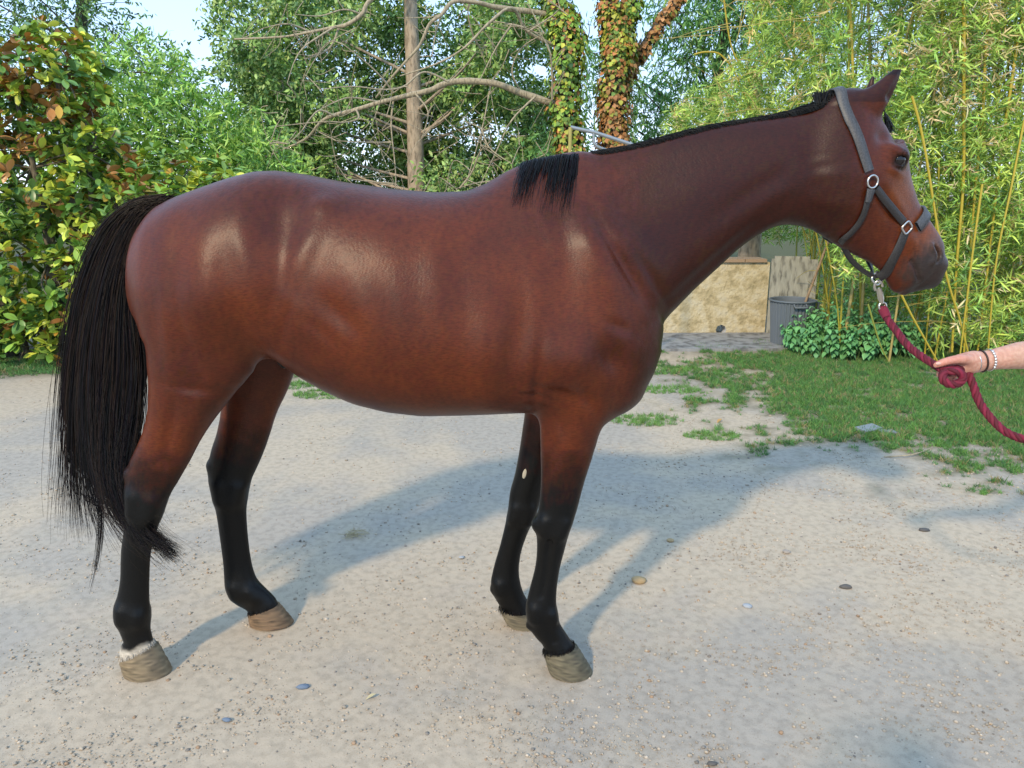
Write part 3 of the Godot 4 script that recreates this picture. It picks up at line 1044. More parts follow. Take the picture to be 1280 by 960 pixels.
	for k in 420:
		var p := P(1084, 124, Z0 - 0.04) + Vector3(r.randf_range(-0.03, 0.03), 0.0, r.randf_range(-0.03, 0.03))
		var fx := r.randf_range(0.7, 1.0)
		var e := P(1112 + r.randfn() * 3, 164 + r.randfn() * 4, Z0 - 0.06 + r.randfn() * 0.018)
		var mid := P(1106, 140, Z0 - 0.05 + r.randfn() * 0.02)
		var b := r.randf_range(0.6, 1.5) * 0.011
		s.tube([p, p.lerp(mid, 0.6) + Vector3(0, 0.012, 0), mid, mid.lerp(e, 0.5 * fx), mid.lerp(e, fx)], [0.0014, 0.0014, 0.0013, 0.001, 0.0005], 3, Color(b, b, b), false)
	for k in 500:
		var p := P(r.randf_range(1018, 1056), r.randf_range(129, 133), Z0 + r.randf_range(-0.02, 0.018))
		var b := r.randf_range(0.6, 1.5) * 0.011
		var to := Vector3(r.randf_range(-0.01, 0.02), r.randf_range(0.02, 0.045), r.randf_range(-0.04, 0.0))
		s.tube([p, p + to * 0.6 + Vector3(0, 0.006, 0), p + to], [0.0015, 0.0013, 0.0005], 3, Color(b, b, b), false)
	part("forelock", s.mesh(), M.hair, horse)

func make_materials() -> void:
	var m := mat(Color.WHITE, 0.39)
	m.vertex_color_use_as_albedo = true
	m.uv1_triplanar = true
	m.uv1_scale = Vector3(1.2, 5, 1.2)
	m.albedo_texture = noise_tex(0.03, FastNoiseLite.TYPE_SIMPLEX, 5, [[0.0, grey(0.72)], [0.5, grey(0.93)], [1.0, grey(1.0)]], 1024, 3)
	m.normal_enabled = true
	m.normal_texture = noise_tex(0.06, FastNoiseLite.TYPE_SIMPLEX, 4, [], 1024, 4, 6.0)
	m.normal_scale = 0.15
	m.metallic_specular = 0.34
	M.coat = m
	m = mat(Color.WHITE, 0.38)
	m.vertex_color_use_as_albedo = true
	m.metallic_specular = 0.3
	M.hair = m
	m = mat(Color.WHITE, 0.6)
	m.vertex_color_use_as_albedo = true
	M.hoof = m
	m = mat(lin(0.008, 0.006, 0.006), 0.06)
	M.eye = m

# ================================================================ the setting
var noise := FastNoiseLite.new()

func in_poly(p: Vector2, poly: PackedVector2Array) -> bool:
	return Geometry2D.is_point_in_polygon(p, poly)

var lawn := PackedVector2Array()
var verge := PackedVector2Array()

func edge_gap(p: Vector2, poly: PackedVector2Array) -> float:     # metres inside the outline, negative outside
	var d := 1e9
	for i in poly.size():
		d = minf(d, Geometry2D.get_closest_point_to_segment(p, poly[i], poly[(i + 1) % poly.size()]).distance_to(p))
	return d if in_poly(p, poly) else -d

func grass_at(p: Vector2) -> float:      # 0 bare to 1 full
	var n := noise.get_noise_2d(p.x * 1.3, p.y * 1.3) * 0.75 + noise.get_noise_2d(p.x * 5.0 + 9.0, p.y * 5.0) * 0.7
	var a := clampf(minf(edge_gap(p, lawn) * 1.0, 0.85) + 0.27 + n * 1.25, 0.0, 1.0)
	return maxf(a, clampf(edge_gap(p, verge) * 5.0 + 0.4 + n * 0.4, 0.0, 1.0))

func build_ground() -> void:
	noise.seed = 3
	noise.frequency = 1.0
	noise.fractal_octaves = 3
	for q in [[820, 441], [850, 458], [872, 478], [890, 502], [935, 522], [965, 541], [1010, 550], [1080, 562], [1150, 580], [1210, 592], [1290, 600], [1420, 610], [1700, 560], [1700, 425], [1300, 428], [1100, 428], [960, 431], [880, 436]]:
		var g := G(q[0], q[1])
		lawn.append(Vector2(g.x, g.z))
	for q in [[-250, 470], [-60, 470], [0, 471], [60, 470], [110, 466], [170, 462], [260, 464], [350, 476], [380, 470], [330, 450], [170, 446], [0, 448], [-250, 448]]:
		var g := G(q[0], q[1])
		verge.append(Vector2(g.x, g.z))
	var vs := PackedVector3Array()
	var ns := PackedVector3Array()
	var cs := PackedColorArray()
	var uv := PackedVector2Array()
	var uv2 := PackedVector2Array()
	var idx := PackedInt32Array()
	var n := 230
	for j in n + 1:
		for i in n + 1:
			var a := (i * 2.0 / n - 1.0)
			var b := (j * 2.0 / n - 1.0)
			var x := signf(a) * (absf(a) * 6.0 + pow(absf(a), 7.0) * 300.0)
			var z := signf(b) * (absf(b) * 6.0 + pow(absf(b), 7.0) * 300.0) - 4.0
			var p := Vector2(x, z)
			var nn := noise.get_noise_2d(x * 2.2, z * 2.2)
			vs.append(Vector3(x, minf(0.0, -0.004 + 0.006 * nn) if Vector2(x, z).length() < 12.0 else -0.004, z))
			ns.append(Vector3(-0.012 * noise.get_noise_2d(x * 3.0, z * 3.0), 1, 0.012 * noise.get_noise_2d(x * 3.0 + 5.0, z * 3.0)).normalized())
			uv.append(p / 1.7)
			uv2.append(p.rotated(0.6) / 0.47)
			var patch := noise.get_noise_2d(x * 0.5 + 20.0, z * 0.5) + 0.5 * noise.get_noise_2d(x * 2.6, z * 2.6 + 4.0)
			var col := Color(0.48, 0.39, 0.29).lerp(Color(0.385, 0.335, 0.275), clampf(0.45 + patch * 1.8, 0.0, 1.0))
			var gr := grass_at(p) if absf(x) < 12.0 and z > -14.0 and z < 0.0 else (0.5 if z < -10.0 else 0.0)
			col = col.lerp(Color(0.16, 0.145, 0.085), clampf(gr * 1.2, 0.0, 0.8))
			if z < -9.2: col = col.lerp(Color(0.10, 0.10, 0.05), smoothstep(-9.2, -10.5, z))
			cs.append(col)
	for j in n:
		for i in n:
			var a := j * (n + 1) + i
			idx.append_array([a, a + 1, a + n + 1, a + 1, a + n + 2, a + n + 1])
	var m := mat(Color.WHITE, 0.95)
	m.vertex_color_use_as_albedo = true
	m.metallic_specular = 0.2
	m.albedo_texture = noise_tex(0.03, FastNoiseLite.TYPE_SIMPLEX, 8, [[0.0, grey(0.90)], [0.42, grey(0.97)], [0.6, grey(1.0)], [1.0, grey(1.0)]], 1024, 8)
	m.detail_enabled = true
	m.detail_blend_mode = BaseMaterial3D.BLEND_MODE_MUL
	m.detail_uv_layer = BaseMaterial3D.DETAIL_UV_2
	m.detail_albedo = noise_tex(0.06, FastNoiseLite.TYPE_CELLULAR, 2, [[0.0, Color(0.8, 0.78, 0.76)], [0.16, Color(0.95, 0.94, 0.93)], [0.3, Color(1, 1, 1)], [0.8, Color(1, 1, 1)], [1.0, Color(0.86, 0.85, 0.85)]], 1024, 9)
	m.heightmap_enabled = true
	m.heightmap_scale = 0.2
	m.heightmap_texture = noise_tex(0.018, FastNoiseLite.TYPE_SIMPLEX, 8, [], 1024, 10)
	var g := part("ground", array_mesh(vs, ns, idx, cs, uv, uv2), m)
	tag(g, "", "", "", "structure")

func multi(called: String, mesh: Mesh, m: Material, xf: Array, cols: Array, parent: Node = null) -> MultiMeshInstance3D:
	var mm := MultiMesh.new()
	mm.transform_format = MultiMesh.TRANSFORM_3D
	mm.use_colors = true
	mm.mesh = mesh
	mm.instance_count = xf.size()
	for i in xf.size():
		mm.set_instance_transform(i, xf[i])
		mm.set_instance_color(i, cols[i])
	var o := MultiMeshInstance3D.new()
	o.multimesh = mm
	o.material_override = m
	o.set_meta("kind", "stuff")
	if parent == null:
		o.name = numbered(called)
		add_child(o)
	else:
		o.name = called
		parent.add_child(o, true)
	return o

# a leaf along +y from the origin, folded on its midrib and drooping
func leaf_mesh(l: float, w: float, shape: Array, fold := 0.25, droop := 0.2) -> ArrayMesh:
	var s := Soup.new()
	var n := shape.size()
	for k in n:
		var t := float(k) / (n - 1)
		var y := l * t
		var z := -droop * l * t * t
		var hw: float = w * 0.5 * shape[k]
		for q in [[-1.0, fold], [0.0, 0.0], [1.0, fold]]:
			s.v.append(Vector3(q[0] * hw, y, z + q[1] * hw))
			s.n.append(Vector3(-q[0] * fold, 2.0 * droop * t, 1.0).normalized())
			s.c.append(Color.WHITE)
			s.uv.append(Vector2(q[0], t))
	for k in n - 1:
		for q in 2:
			var a := k * 3 + q
			s.i.append_array([a, a + 3, a + 1, a + 1, a + 3, a + 4])
	return s.mesh()

func turned(at: Vector3, y: Vector3, roll: float, sc: float) -> Transform3D:     # a leaf that points along y
	y = y.normalized()
	var x := y.cross(Vector3.UP if absf(y.y) < 0.95 else Vector3.RIGHT).normalized().rotated(y, roll)
	return Transform3D(Basis(x, y, x.cross(y)) * sc, at)

func rnd_dir(r: RandomNumberGenerator) -> Vector3:
	return Vector3(r.randfn(), r.randfn(), r.randfn()).normalized()

func vary(r: RandomNumberGenerator, c: Color, amount: float) -> Color:
	var b := 1.27 * r.randf_range(1.0 - amount, 1.0 + amount)
	return Color(c.r * b * r.randf_range(0.9, 1.1), c.g * b, c.b * b * r.randf_range(0.85, 1.15))

func pick(r: RandomNumberGenerator, table: Array) -> Color:
	var x := r.randf()
	for t in table:
		x -= t[0]
		if x <= 0.0: return t[1]
	return table[0][1]

# leaves spread through blobs [centre, radii]; returns [transforms, colours]
func crown_leaves(r: RandomNumberGenerator, blobs: Array, per_blob: int, hang: Vector3, table: Array, size: Array, shell := 0.35) -> Array:
	var xf := []
	var cols := []
	for b in blobs:
		var n := int(per_blob * (b[2] if b.size() > 2 else 1.0))
		# twigs: short lines of leaves, so that leaves gather in sprays
		var left := n
		while left > 0:
			var d := rnd_dir(r)
			var rad := pow(r.randf(), shell)
			var p: Vector3 = b[0] + d * b[1] * rad
			var out := (d + rnd_dir(r) * 0.7 + hang * 0.6).normalized()
			var k := r.randi_range(5, 10)
			var tone := pick(r, table)
			for q in k:
				var at: Vector3 = p + out * (q - k * 0.5) * size[0] * 0.45
				var dir := (out * 0.5 + rnd_dir(r) * 0.9 + hang).normalized()
				xf.append(turned(at, dir, r.randf() * TAU, r.randf_range(0.7, 1.25)))
				cols.append(vary(r, tone, 0.3))
			left -= k
	return [xf, cols]

func limb(s: Soup, pts: Array, r0: float, r1: float, sides := 8, knobs := 0.12, col := Color.WHITE) -> void:
	var path := spline(pts, 5)
	var rad := []
	for k in path.size():
		var t := float(k) / (path.size() - 1)
		rad.append(lerpf(r0, r1, t) * (1.0 + knobs * noise.get_noise_3dv(path[k] * 9.0)))
	s.tube(path, rad, sides, col)

func leaf_mat(rough: float, through: Color) -> StandardMaterial3D:
	var m := mat(Color.WHITE, rough)
	m.vertex_color_use_as_albedo = true
	m.backlight_enabled = true
	m.backlight = through
	m.metallic_specular = 0.4
	return m

func bark(c: Color, scale_ := 3.0) -> StandardMaterial3D:
	var m := mat(c, 0.9)
	m.uv1_triplanar = true
	m.uv1_scale = Vector3(scale_, scale_ * 0.3, scale_)
	m.albedo_texture = noise_tex(0.03, FastNoiseLite.TYPE_SIMPLEX, 5, [[0.0, grey(0.55)], [0.5, grey(0.9)], [1.0, grey(1.0)]], 256, 15)
	m.heightmap_enabled = true
	m.heightmap_scale = 1.2
	m.heightmap_texture = m.albedo_texture
	return m

const OVAL := [0.08, 0.7, 1.0, 0.85, 0.4, 0.02]
const LANCE := [0.1, 0.85, 1.0, 0.62, 0.02]
const HEART := [0.35, 1.0, 0.92, 0.55, 0.02]

func build_magnolia() -> void:
	var r := RandomNumberGenerator.new()
	r.seed = 31
	var base := G(60, 448)
	var t := thing("magnolia_shrub", "tall broadleaf shrub with glossy green, yellow and rust leaves left of the horse's tail", "shrub", Vector3(base.x, 0, -7.4))
	var blobs := []
	for q in [[15, 105, 0.85, 0.62, 0.6], [70, 90, 0.5, 0.42, 0.5], [-90, 150, 0.9, 0.9, 0.7], [40, 210, 0.95, 0.7, 0.75], [-60, 320, 1.0, 0.9, 0.8], [60, 330, 1.0, 0.8, 0.85], [110, 190, 0.42, 0.4, 0.5], [150, 270, 0.8, 0.62, 0.7], [160, 370, 0.8, 0.62, 0.7], [20, 405, 0.9, 0.4, 0.75], [-80, 420, 0.9, 0.4, 0.7], [120, 415, 0.8, 0.35, 0.7], [225, 250, 0.62, 0.52, 0.6], [240, 350, 0.7, 0.8, 0.6], [285, 262, 0.5, 0.46, 0.5], [330, 300, 0.5, 0.6, 0.5]]:
		blobs.append([P(q[0], q[1], -7.4) - t.position, Vector3(q[2], q[3], q[4])])
	var big := leaf_mesh(0.108, 0.052, [0.12, 0.62, 0.95, 1.0, 0.78, 0.06], 0.2, 0.16)
	var m := leaf_mat(0.33, Color(0.35, 0.4, 0.05))
	M.magnolia = m
	var found := []
	for b in blobs:
		var area: float = b[1].x * b[1].y
		for k in int(290 * area + 35):
			var d := rnd_dir(r)
			var p: Vector3 = b[0] + d * b[1] * pow(r.randf(), 0.28)
			if p.y < 0.05: continue
			var high := p.y + t.position.y
			var out := (d * Vector3(1, 0.6, 1) + Vector3(0, 0.7, 0) + rnd_dir(r) * 0.5).normalized()
			var rust := 0.30 if high > 1.9 and p.x < 0.6 else 0.07
			var tone := Color(0.18, 0.29, 0.045)
			if r.randf() < rust: tone = Color(0.30, 0.15, 0.05)
			elif r.randf() < 0.34: tone = Color(0.38, 0.43, 0.06)
			elif r.randf() < 0.5: tone = Color(0.10, 0.19, 0.045)
			for q in r.randi_range(6, 10):
				var side := out.cross(rnd_dir(r)).normalized()
				var dir := (out * r.randf_range(0.1, 0.9) + side).normalized()
				var c := vary(r, tone, 0.35)
				if r.randf() < 0.045: c = vary(r, Color(0.42, 0.26, 0.04), 0.3)
				found.append([turned(p - out * r.randf() * 0.06, dir, r.randfn() * 0.5, r.randf_range(0.6, 1.25)), c, (p + t.position).length() - (b[1].z * d.z)])
	# the leaves that show largest are parts, the rest one mass
	found.sort_custom(func(a, b): return a[2] < b[2])
	var shown := []
	var rest := [[], []]
	for k in found.size():
		var p: Vector3 = found[k][0].origin + t.position
		if shown.size() < 290 and k % 3 == 0 and p.x > -4.9 and p.x < -2.6: shown.append(found[k])
		else:
			rest[0].append(found[k][0])
			rest[1].append(found[k][1])
	multi("foliage", big, m, rest[0], rest[1], t)
	var tints := []
	for k in 8:
		var mm: StandardMaterial3D = m.duplicate()
		mm.vertex_color_use_as_albedo = false
		mm.albedo_color = shown[k * 30][1].linear_to_srgb()
		tints.append([mm, shown[k * 30][1]])
	for s in shown:
		var best: int = 0
		for k in 8:
			if Vector3(tints[k][1].r - s[1].r, tints[k][1].g - s[1].g, 0).length() < Vector3(tints[best][1].r - s[1].r, tints[best][1].g - s[1].g, 0).length(): best = k
		var o := part("leaf", big, tints[best][0], t)
		o.transform = s[0]
	var so := Soup.new()
	for b in blobs:
		var foot := Vector3(b[0].x * 0.35, 0.0, b[0].z * 0.3)
		limb(so, [foot, foot.lerp(b[0], 0.5) + Vector3(0.1, 0.1, 0), b[0]], 0.045, 0.018, 6)
		for k in 9:
			var e: Vector3 = b[0] + rnd_dir(r) * b[1] * 0.92
			limb(so, [b[0], b[0].lerp(e, 0.5) + rnd_dir(r) * 0.06, e], 0.013, 0.004, 5)
	part("branches", so.mesh(), M.twig, t).set_meta("kind", "stuff")

func tree(called: String, label: String, base: Vector3, trunk: Array, r0: float, r1: float, blobs: Array, per: int, leaf: Mesh, lm: Material, table: Array, bark_m: Material, seed_: int, hang := Vector3(0, -0.3, 0), size := [0.08], shell := 0.4, category := "tree", group := "") -> Node3D:
	var r := RandomNumberGenerator.new()
	r.seed = seed_
	var t := thing(called, label, category, base, group)
	var so := Soup.new()
	if trunk.size() > 1:
		var tp := []
		for p in trunk: tp.append(p - base)
		limb(so, tp, r0, r1, 12, 0.1)
		part("trunk", so.mesh(), bark_m, t)
	so = Soup.new()
	var bl := []
	for b in blobs:
		var c: Vector3 = b[0] - base
		bl.append([c, b[1], b[2] if b.size() > 2 else 1.0])
		var from := Vector3(0, clampf(c.y * 0.6, 0.1, 8.0), 0)
		if trunk.size() > 1:
			var best := 1e9
			for p in spline(trunk, 6):
				var q: Vector3 = p - base
				var d: float = q.distance_to(c + Vector3(0, -0.8, 0))
				if d < best:
					best = d
					from = q
		else: from = Vector3(c.x * 0.4, 0, c.z * 0.3)
		if blobs.size() < 60 or bl.size() % 5 == 0: limb(so, [from, from.lerp(c, 0.5) + rnd_dir(r) * 0.15, c], minf(r1 * 0.6, 0.02) + 0.008, 0.006, 6)
		for k in 3:
			var e: Vector3 = c + rnd_dir(r) * b[1] * 0.9
			limb(so, [c, c.lerp(e, 0.5) + rnd_dir(r) * 0.08, e], 0.01, 0.003, 4)
	part("branches", so.mesh(), bark_m, t).set_meta("kind", "stuff")
	var lv := crown_leaves(r, bl, per, hang, table, size, shell)
	multi("crown", leaf, lm, lv[0], lv[1], t)
	return t

func build_trees() -> void:
	var r := RandomNumberGenerator.new()
	r.seed = 77
	M.twig = bark(lin(0.20, 0.17, 0.12))
	M.pale_bark = bark(lin(0.50, 0.39, 0.28), 2.0)
	M.dead = bark(lin(0.47, 0.39, 0.26), 4.0)
	M.dark_bark = bark(lin(0.10, 0.08, 0.06), 2.0)
	var green := leaf_mat(0.5, Color(0.3, 0.4, 0.06))
	M.green = green
	var small := leaf_mesh(0.085, 0.034, OVAL, 0.15, 0.2)
	var airy := leaf_mesh(0.08, 0.036, OVAL, 0.15, 0.2)
	var fine := leaf_mesh(0.10, 0.022, LANCE, 0.15, 0.25)
	# dark tree far left
	var bl := []
	for q in [[-60, -30, 1.6, 1.3], [30, -20, 1.3, 1.1], [100, 10, 1.1, 0.9], [-30, 60, 1.3, 1.0], [150, 45, 0.9, 0.7], [60, 70, 1.1, 0.9], [195, 85, 0.8, 0.6], [235, 120, 0.8, 0.6], [140, 110, 1.2, 0.9], [285, 150, 0.8, 0.6], [320, 185, 0.7, 0.6], [-40, 160, 1.5, 1.2], [60, 180, 1.5, 1.2], [190, 190, 1.4, 1.0], [270, 215, 1.0, 0.7]]:
		bl.append([P(q[0], q[1], -15.0), Vector3(q[2], q[3], 1.0), q[2] * q[3]])
	var b0 := Vector3(-8.0, 0, -15.2)
	tree("broadleaf_tree", "dark green broadleaf tree rising behind the rust-tipped shrub", b0, [b0, b0 + Vector3(0.2, 2.0, 0), b0 + Vector3(0.1, 4.2, 0), b0 + Vector3(0.6, 6.0, 0)], 0.22, 0.06, bl, 1100, small, green, [[0.5, Color(0.092, 0.169, 0.051)], [0.3, Color(0.151, 0.254, 0.068)], [0.2, Color(0.059, 0.119, 0.051)]], M.dark_bark, 51)
	# light feathery shrub between
	bl = []
	for q in [[120, 110, 0.6, 0.5], [175, 90, 0.62, 0.45], [150, 160, 0.8, 0.6], [215, 125, 0.6, 0.45], [250, 160, 0.7, 0.45], [290, 170, 0.55, 0.42], [225, 200, 0.9, 0.6], [305, 215, 0.7, 0.5], [340, 235, 0.6, 0.5], [130, 230, 1.0, 0.8], [220, 300, 1.2, 0.9], [320, 300, 1.0, 0.9]]:
		bl.append([P(q[0], q[1], -9.6), Vector3(q[2], q[3], 0.7), q[2] * q[3] * 2.6])
	var b1 := Vector3(-4.2, 0, -9.7)
	tree("feathery_shrub", "light green feathery shrub between the rust-tipped shrub and the dark tree", b1, [], 0.05, 0.02, bl, 1500, fine, green, [[0.5, Color(0.215, 0.372, 0.072)], [0.3, Color(0.315, 0.458, 0.100)], [0.2, Color(0.129, 0.243, 0.057)]], M.twig, 52, Vector3(0, 0.1, 0), [0.07], 0.35, "shrub")
	# airy tree with a pale bare trunk
	bl = []
	for k in 112:
		var u := r.randf_range(285, 690)
		var v := r.randf_range(-110, 235)
		if v < 95 and u < 300 + (95 - v) * 0.25 and r.randf() < 0.7: continue
		if u > 535 and u < 600 and v < 60: continue
		if u > 700 and v < 60: continue
		var s := r.randf_range(0.3, 0.68)
		bl.append([P(u, v, -13.9 if absf(u - 517.0) < 42.0 else -13.0 + r.randfn() * 0.9), Vector3(s * 1.15, s * 0.85, s), s * s * 4.0])
	for k in 34:
		bl.append([P(r.randf_range(320, 680), r.randf_range(120, 236), -14.2), Vector3(0.6, 0.42, 0.5), 0.9])
	for q in [[280, 30, 0.4], [300, 70, 0.35], [290, 5, 0.4], [330, 30, 0.5], [320, 110, 0.45], [350, 60, 0.4]]:
		bl.append([P(q[0], q[1], -13.0), Vector3(q[2], q[2] * 0.8, q[2]), q[2] * q[2] * 3.0])
	var b2 := P(521, 260, -12.6)
	b2.y = 0
	tree("poplar", "airy small-leaved tree with a straight pale bare trunk behind the horse's back", b2, [b2, P(521, 240, -12.6), P(519, 170, -12.6), P(516, 80, -12.6), P(513, 0, -12.6), P(511, -140, -12.6)], 0.15, 0.09, bl, 950, airy, green, [[0.45, Color(0.196, 0.310, 0.081)], [0.3, Color(0.310, 0.414, 0.138)], [0.25, Color(0.092, 0.172, 0.052)]], M.pale_bark, 53)
	# low growth along the horizon behind
	bl = []
	for k in 64:
		var u := r.randf_range(250, 900)
		bl.append([P(u, r.randf_range(190, 270), -17.0 + r.randfn() * 0.6), Vector3(1.0, 0.6, 0.7), 0.9])
	var b3 := Vector3(-1.0, 0, -17.0)
	tree("hedge", "dark low hedge seen between the trunks just above the horse's back", b3, [], 0.05, 0.02, bl, 520, small, green, [[0.5, Color(0.101, 0.186, 0.060)], [0.3, Color(0.169, 0.287, 0.085)], [0.2, Color(0.085, 0.135, 0.060)]], M.dark_bark, 54, Vector3(0, 0.1, 0), [0.08], 0.4, "hedge")
	# dark tree behind the bamboo
	bl = []
	for q in [[840, 20, 0.7, 0.5], [885, 30, 0.8, 0.6], [860, 75, 0.6, 0.4], [800, 110, 0.6, 0.5], [930, 20, 0.9, 0.6], [850, 140, 0.9, 0.5], [745, 120, 0.6, 0.5], [820, 180, 0.9, 0.5], [900, 110, 0.9, 0.6], [730, 60, 0.35, 0.4], [990, 40, 0.9, 0.7], [690, 190, 0.7, 0.5], [900, -30, 0.9, 0.6]]:
		bl.append([P(q[0], q[1], -12.0), Vector3(q[2], q[3], 0.8), q[2] * q[3] * 2.2])
	var b4 := P(880, 260, -12.2)
	b4.y = 0
	tree("willow", "dark green narrow-leaved tree behind the two ivy-covered trunks", b4, [b4, b4 + Vector3(0, 2, 0), b4 + Vector3(0.2, 4.5, 0)], 0.14, 0.05, bl, 1300, fine, green, [[0.5, Color(0.085, 0.203, 0.059)], [0.3, Color(0.135, 0.288, 0.085)], [0.2, Color(0.220, 0.338, 0.101)]], M.dark_bark, 55, Vector3(0, -0.7, 0), [0.09])

func ivy_on(t: Node3D, path: Array, radius: float, count: int, seed_: int, table_low: Array, table_high: Array, y_turn: float) -> void:
	var r := RandomNumberGenerator.new()
	r.seed = seed_
	var xf := []
	var cols := []
	for k in count:
		var w := r.randf() * (path.size() - 1.01)
		var g := int(w)
		var p: Vector3 = path[g].lerp(path[g + 1], w - g)
		var a := r.randf() * TAU
		var out := Vector3(cos(a), 0, sin(a))
		var rad := radius * r.randf_range(0.75, 1.25) * (1.0 + 0.35 * noise.get_noise_3d(p.x * 2.0 + cos(a), p.y * 2.0, sin(a)))
		var dir := (Vector3(0, -0.8, 0) + out * 0.45 + rnd_dir(r) * 0.5).normalized()
		var tf := turned(p + out * rad, dir, 0.0, r.randf_range(0.6, 1.3))
		# the blade faces outwards
		var y := tf.basis.y.normalized()
		var zz := (out - y * out.dot(y)).normalized()
		var sc := tf.basis.y.length()
		tf.basis = Basis(y.cross(zz), y, zz) * sc
		xf.append(tf)
		cols.append(vary(r, pick(r, table_low if p.y + t.position.y + r.randfn() * 0.2 < y_turn else table_high), 0.3))
	multi("ivy", M.ivy_leaf, M.green, xf, cols, t)

func build_ivy_trees() -> void:
	M.ivy_leaf = leaf_mesh(0.05, 0.048, HEART, 0.15, 0.2)
	var greens := [[0.5, Color(0.156, 0.260, 0.039)], [0.25, Color(0.364, 0.390, 0.052)], [0.15, Color(0.065, 0.130, 0.039)], [0.1, Color(0.325, 0.143, 0.052)]]
	var browns := [[0.7, Color(0.30, 0.14, 0.05)], [0.15, Color(0.36, 0.2, 0.08)], [0.15, Color(0.2, 0.2, 0.04)]]
	var mixed := [[0.4, Color(0.300, 0.312, 0.048)], [0.3, Color(0.336, 0.144, 0.048)], [0.3, Color(0.108, 0.180, 0.036)]]
	var z := -9.6
	# the trunk with the long dead limbs
	var base := P(716, 260, z)
	base.y = 0
	var t := thing("ivy_tree", "ivy-covered trunk with long bare lichened limbs reaching left", "tree", base)
	var trunk := []
	for q in [[714, 190], [706, 140], [709, 80], [707, 34], [696, 7], [684, -40], [690, -140]]: trunk.append(P(q[0], q[1], z) - base)
	trunk.push_front(Vector3(0, 0, 0))
	var so := Soup.new()
	limb(so, trunk, 0.12, 0.045, 12)
	part("trunk", so.mesh(), M.dark_bark, t)
	var limbs := [
		[0.042, 0.012, [[700, 132], [653, 117], [617, 104], [567, 102], [537, 113], [507, 120], [475, 128], [445, 137], [412, 146], [397, 157], [380, 175], [332, 196]], -1.0],
		[0.036, 0.010, [[694, 4], [640, -20], [560, -30], [500, -25], [463, 0], [452, 18], [433, 31], [418, 34], [388, 40], [353, 46], [293, 49]], -0.8],
		[0.032, 0.010, [[700, 20], [660, 14], [620, 9], [596, 3], [567, 2], [552, 18], [537, 30], [525, 56], [507, 77], [486, 101], [470, 122]], -0.5],
		[0.022, 0.006, [[702, 60], [660, 40], [640, 10], [610, 30], [580, 60], [545, 80], [500, 95]], -0.2]]
	for l in limbs:
		so = Soup.new()
		var pts := []
		var n: int = l[2].size()
		for k in n: pts.append(P(l[2][k][0], l[2][k][1], z + 0.9 * sin(2.4 * k / n) + l[3] * k / n) - base)
		limb(so, pts, l[0], l[1], 8, 0.25)
		part("limb", so.mesh(), M.dead, t)
	var twigs := [[[492, 116], [478, 98], [460, 80], [430, 56]], [[418, 34], [400, 45], [380, 59], [368, 77], [359, 104]], [[423, 36], [415, 56], [400, 68], [380, 74]], [[418, 145], [400, 138], [388, 148], [376, 165], [360, 180]], [[475, 128], [440, 122], [418, 128], [395, 140]], [[445, 137], [448, 148], [430, 153], [405, 152], [345, 158]],
		[[492, 124], [489, 157], [494, 208], [495, 232]], [[495, 230], [463, 227], [433, 223]], [[489, 178], [460, 178], [420, 176]], [[614, 104], [611, 119], [602, 163], [581, 235]], [[602, 160], [612, 185], [640, 205]], [[560, 102], [530, 90], [505, 108], [480, 112], [440, 108], [400, 112]], [[653, 117], [640, 90], [652, 60], [680, 42]], [[690, 125], [690, 90], [684, 55], [660, 36], [630, 30]],
		[[600, 60], [590, 40], [585, 10], [592, -30]], [[552, 18], [545, 40], [540, 70]], [[640, 30], [620, 60], [600, 100]], [[660, 40], [690, 20], [700, 10]], [[388, 40], [360, 30], [330, 35]], [[452, 18], [430, 12], [400, 20], [370, 18]], [[575, 235], [590, 215], [600, 190], [615, 175]], [[640, 225], [600, 228], [570, 236]], [[520, 118], [535, 140], [528, 170]], [[670, 120], [640, 150], [620, 190], [600, 232]]]
	var r := RandomNumberGenerator.new()
	r.seed = 9
	for w in twigs:
		so = Soup.new()
		var pts := []
		var dz := r.randf_range(-0.1, 0.7)
		for k in w.size(): pts.append(P(w[k][0], w[k][1], z + dz + 0.1 * k) - base)
		limb(so, pts, 0.013, 0.004, 5, 0.2)
		for k in 5:
			var p: Vector3 = pts[r.randi() % pts.size()]
			limb(so, [p, p + Vector3(r.randf_range(-0.25, 0.15), r.randfn() * 0.12, r.randfn() * 0.1), p + Vector3(r.randf_range(-0.45, 0.2), r.randfn() * 0.25, r.randfn() * 0.15)], 0.006, 0.002, 4)
		part("twig", so.mesh(), M.dead, t)
	so = Soup.new()
	for k in 60:
		var p := P(r.randf_range(330, 690), r.randf_range(0, 225), z + r.randf_range(-0.3, 0.6)) - base
		var d := Vector3(r.randf_range(-0.5, 0.3), r.randfn() * 0.3, r.randfn() * 0.1)
		limb(so, [p, p + d * 0.5 + rnd_dir(r) * 0.06, p + d], 0.006, 0.002, 4)
	part("fine_twigs", so.mesh(), M.dead, t).set_meta("kind", "stuff")
	ivy_on(t, spline(trunk.slice(1), 6), 0.17, 4200, 61, mixed, greens, 2.35)
	# the second trunk, forked, its ivy dead below
	base = P(768, 260, z - 0.2)
	base.y = 0
	t = thing("ivy_tree", "forked trunk wrapped in brown dead ivy, green ivy above", "tree", base)
	trunk = [Vector3.ZERO]
	for q in [[767, 186], [767, 137], [772, 69], [772, 48], [764, 0], [758, -120]]: trunk.append(P(q[0], q[1], z - 0.2) - base)
	so = Soup.new()
	limb(so, trunk, 0.15, 0.07, 12)
	var fork := [trunk[4]]
	for q in [[782, 25], [790, 0], [800, -100]]: fork.append(P(q[0], q[1], z - 0.2) - base)
	limb(so, fork, 0.08, 0.05, 10)
	var limb3 := [trunk[2]]
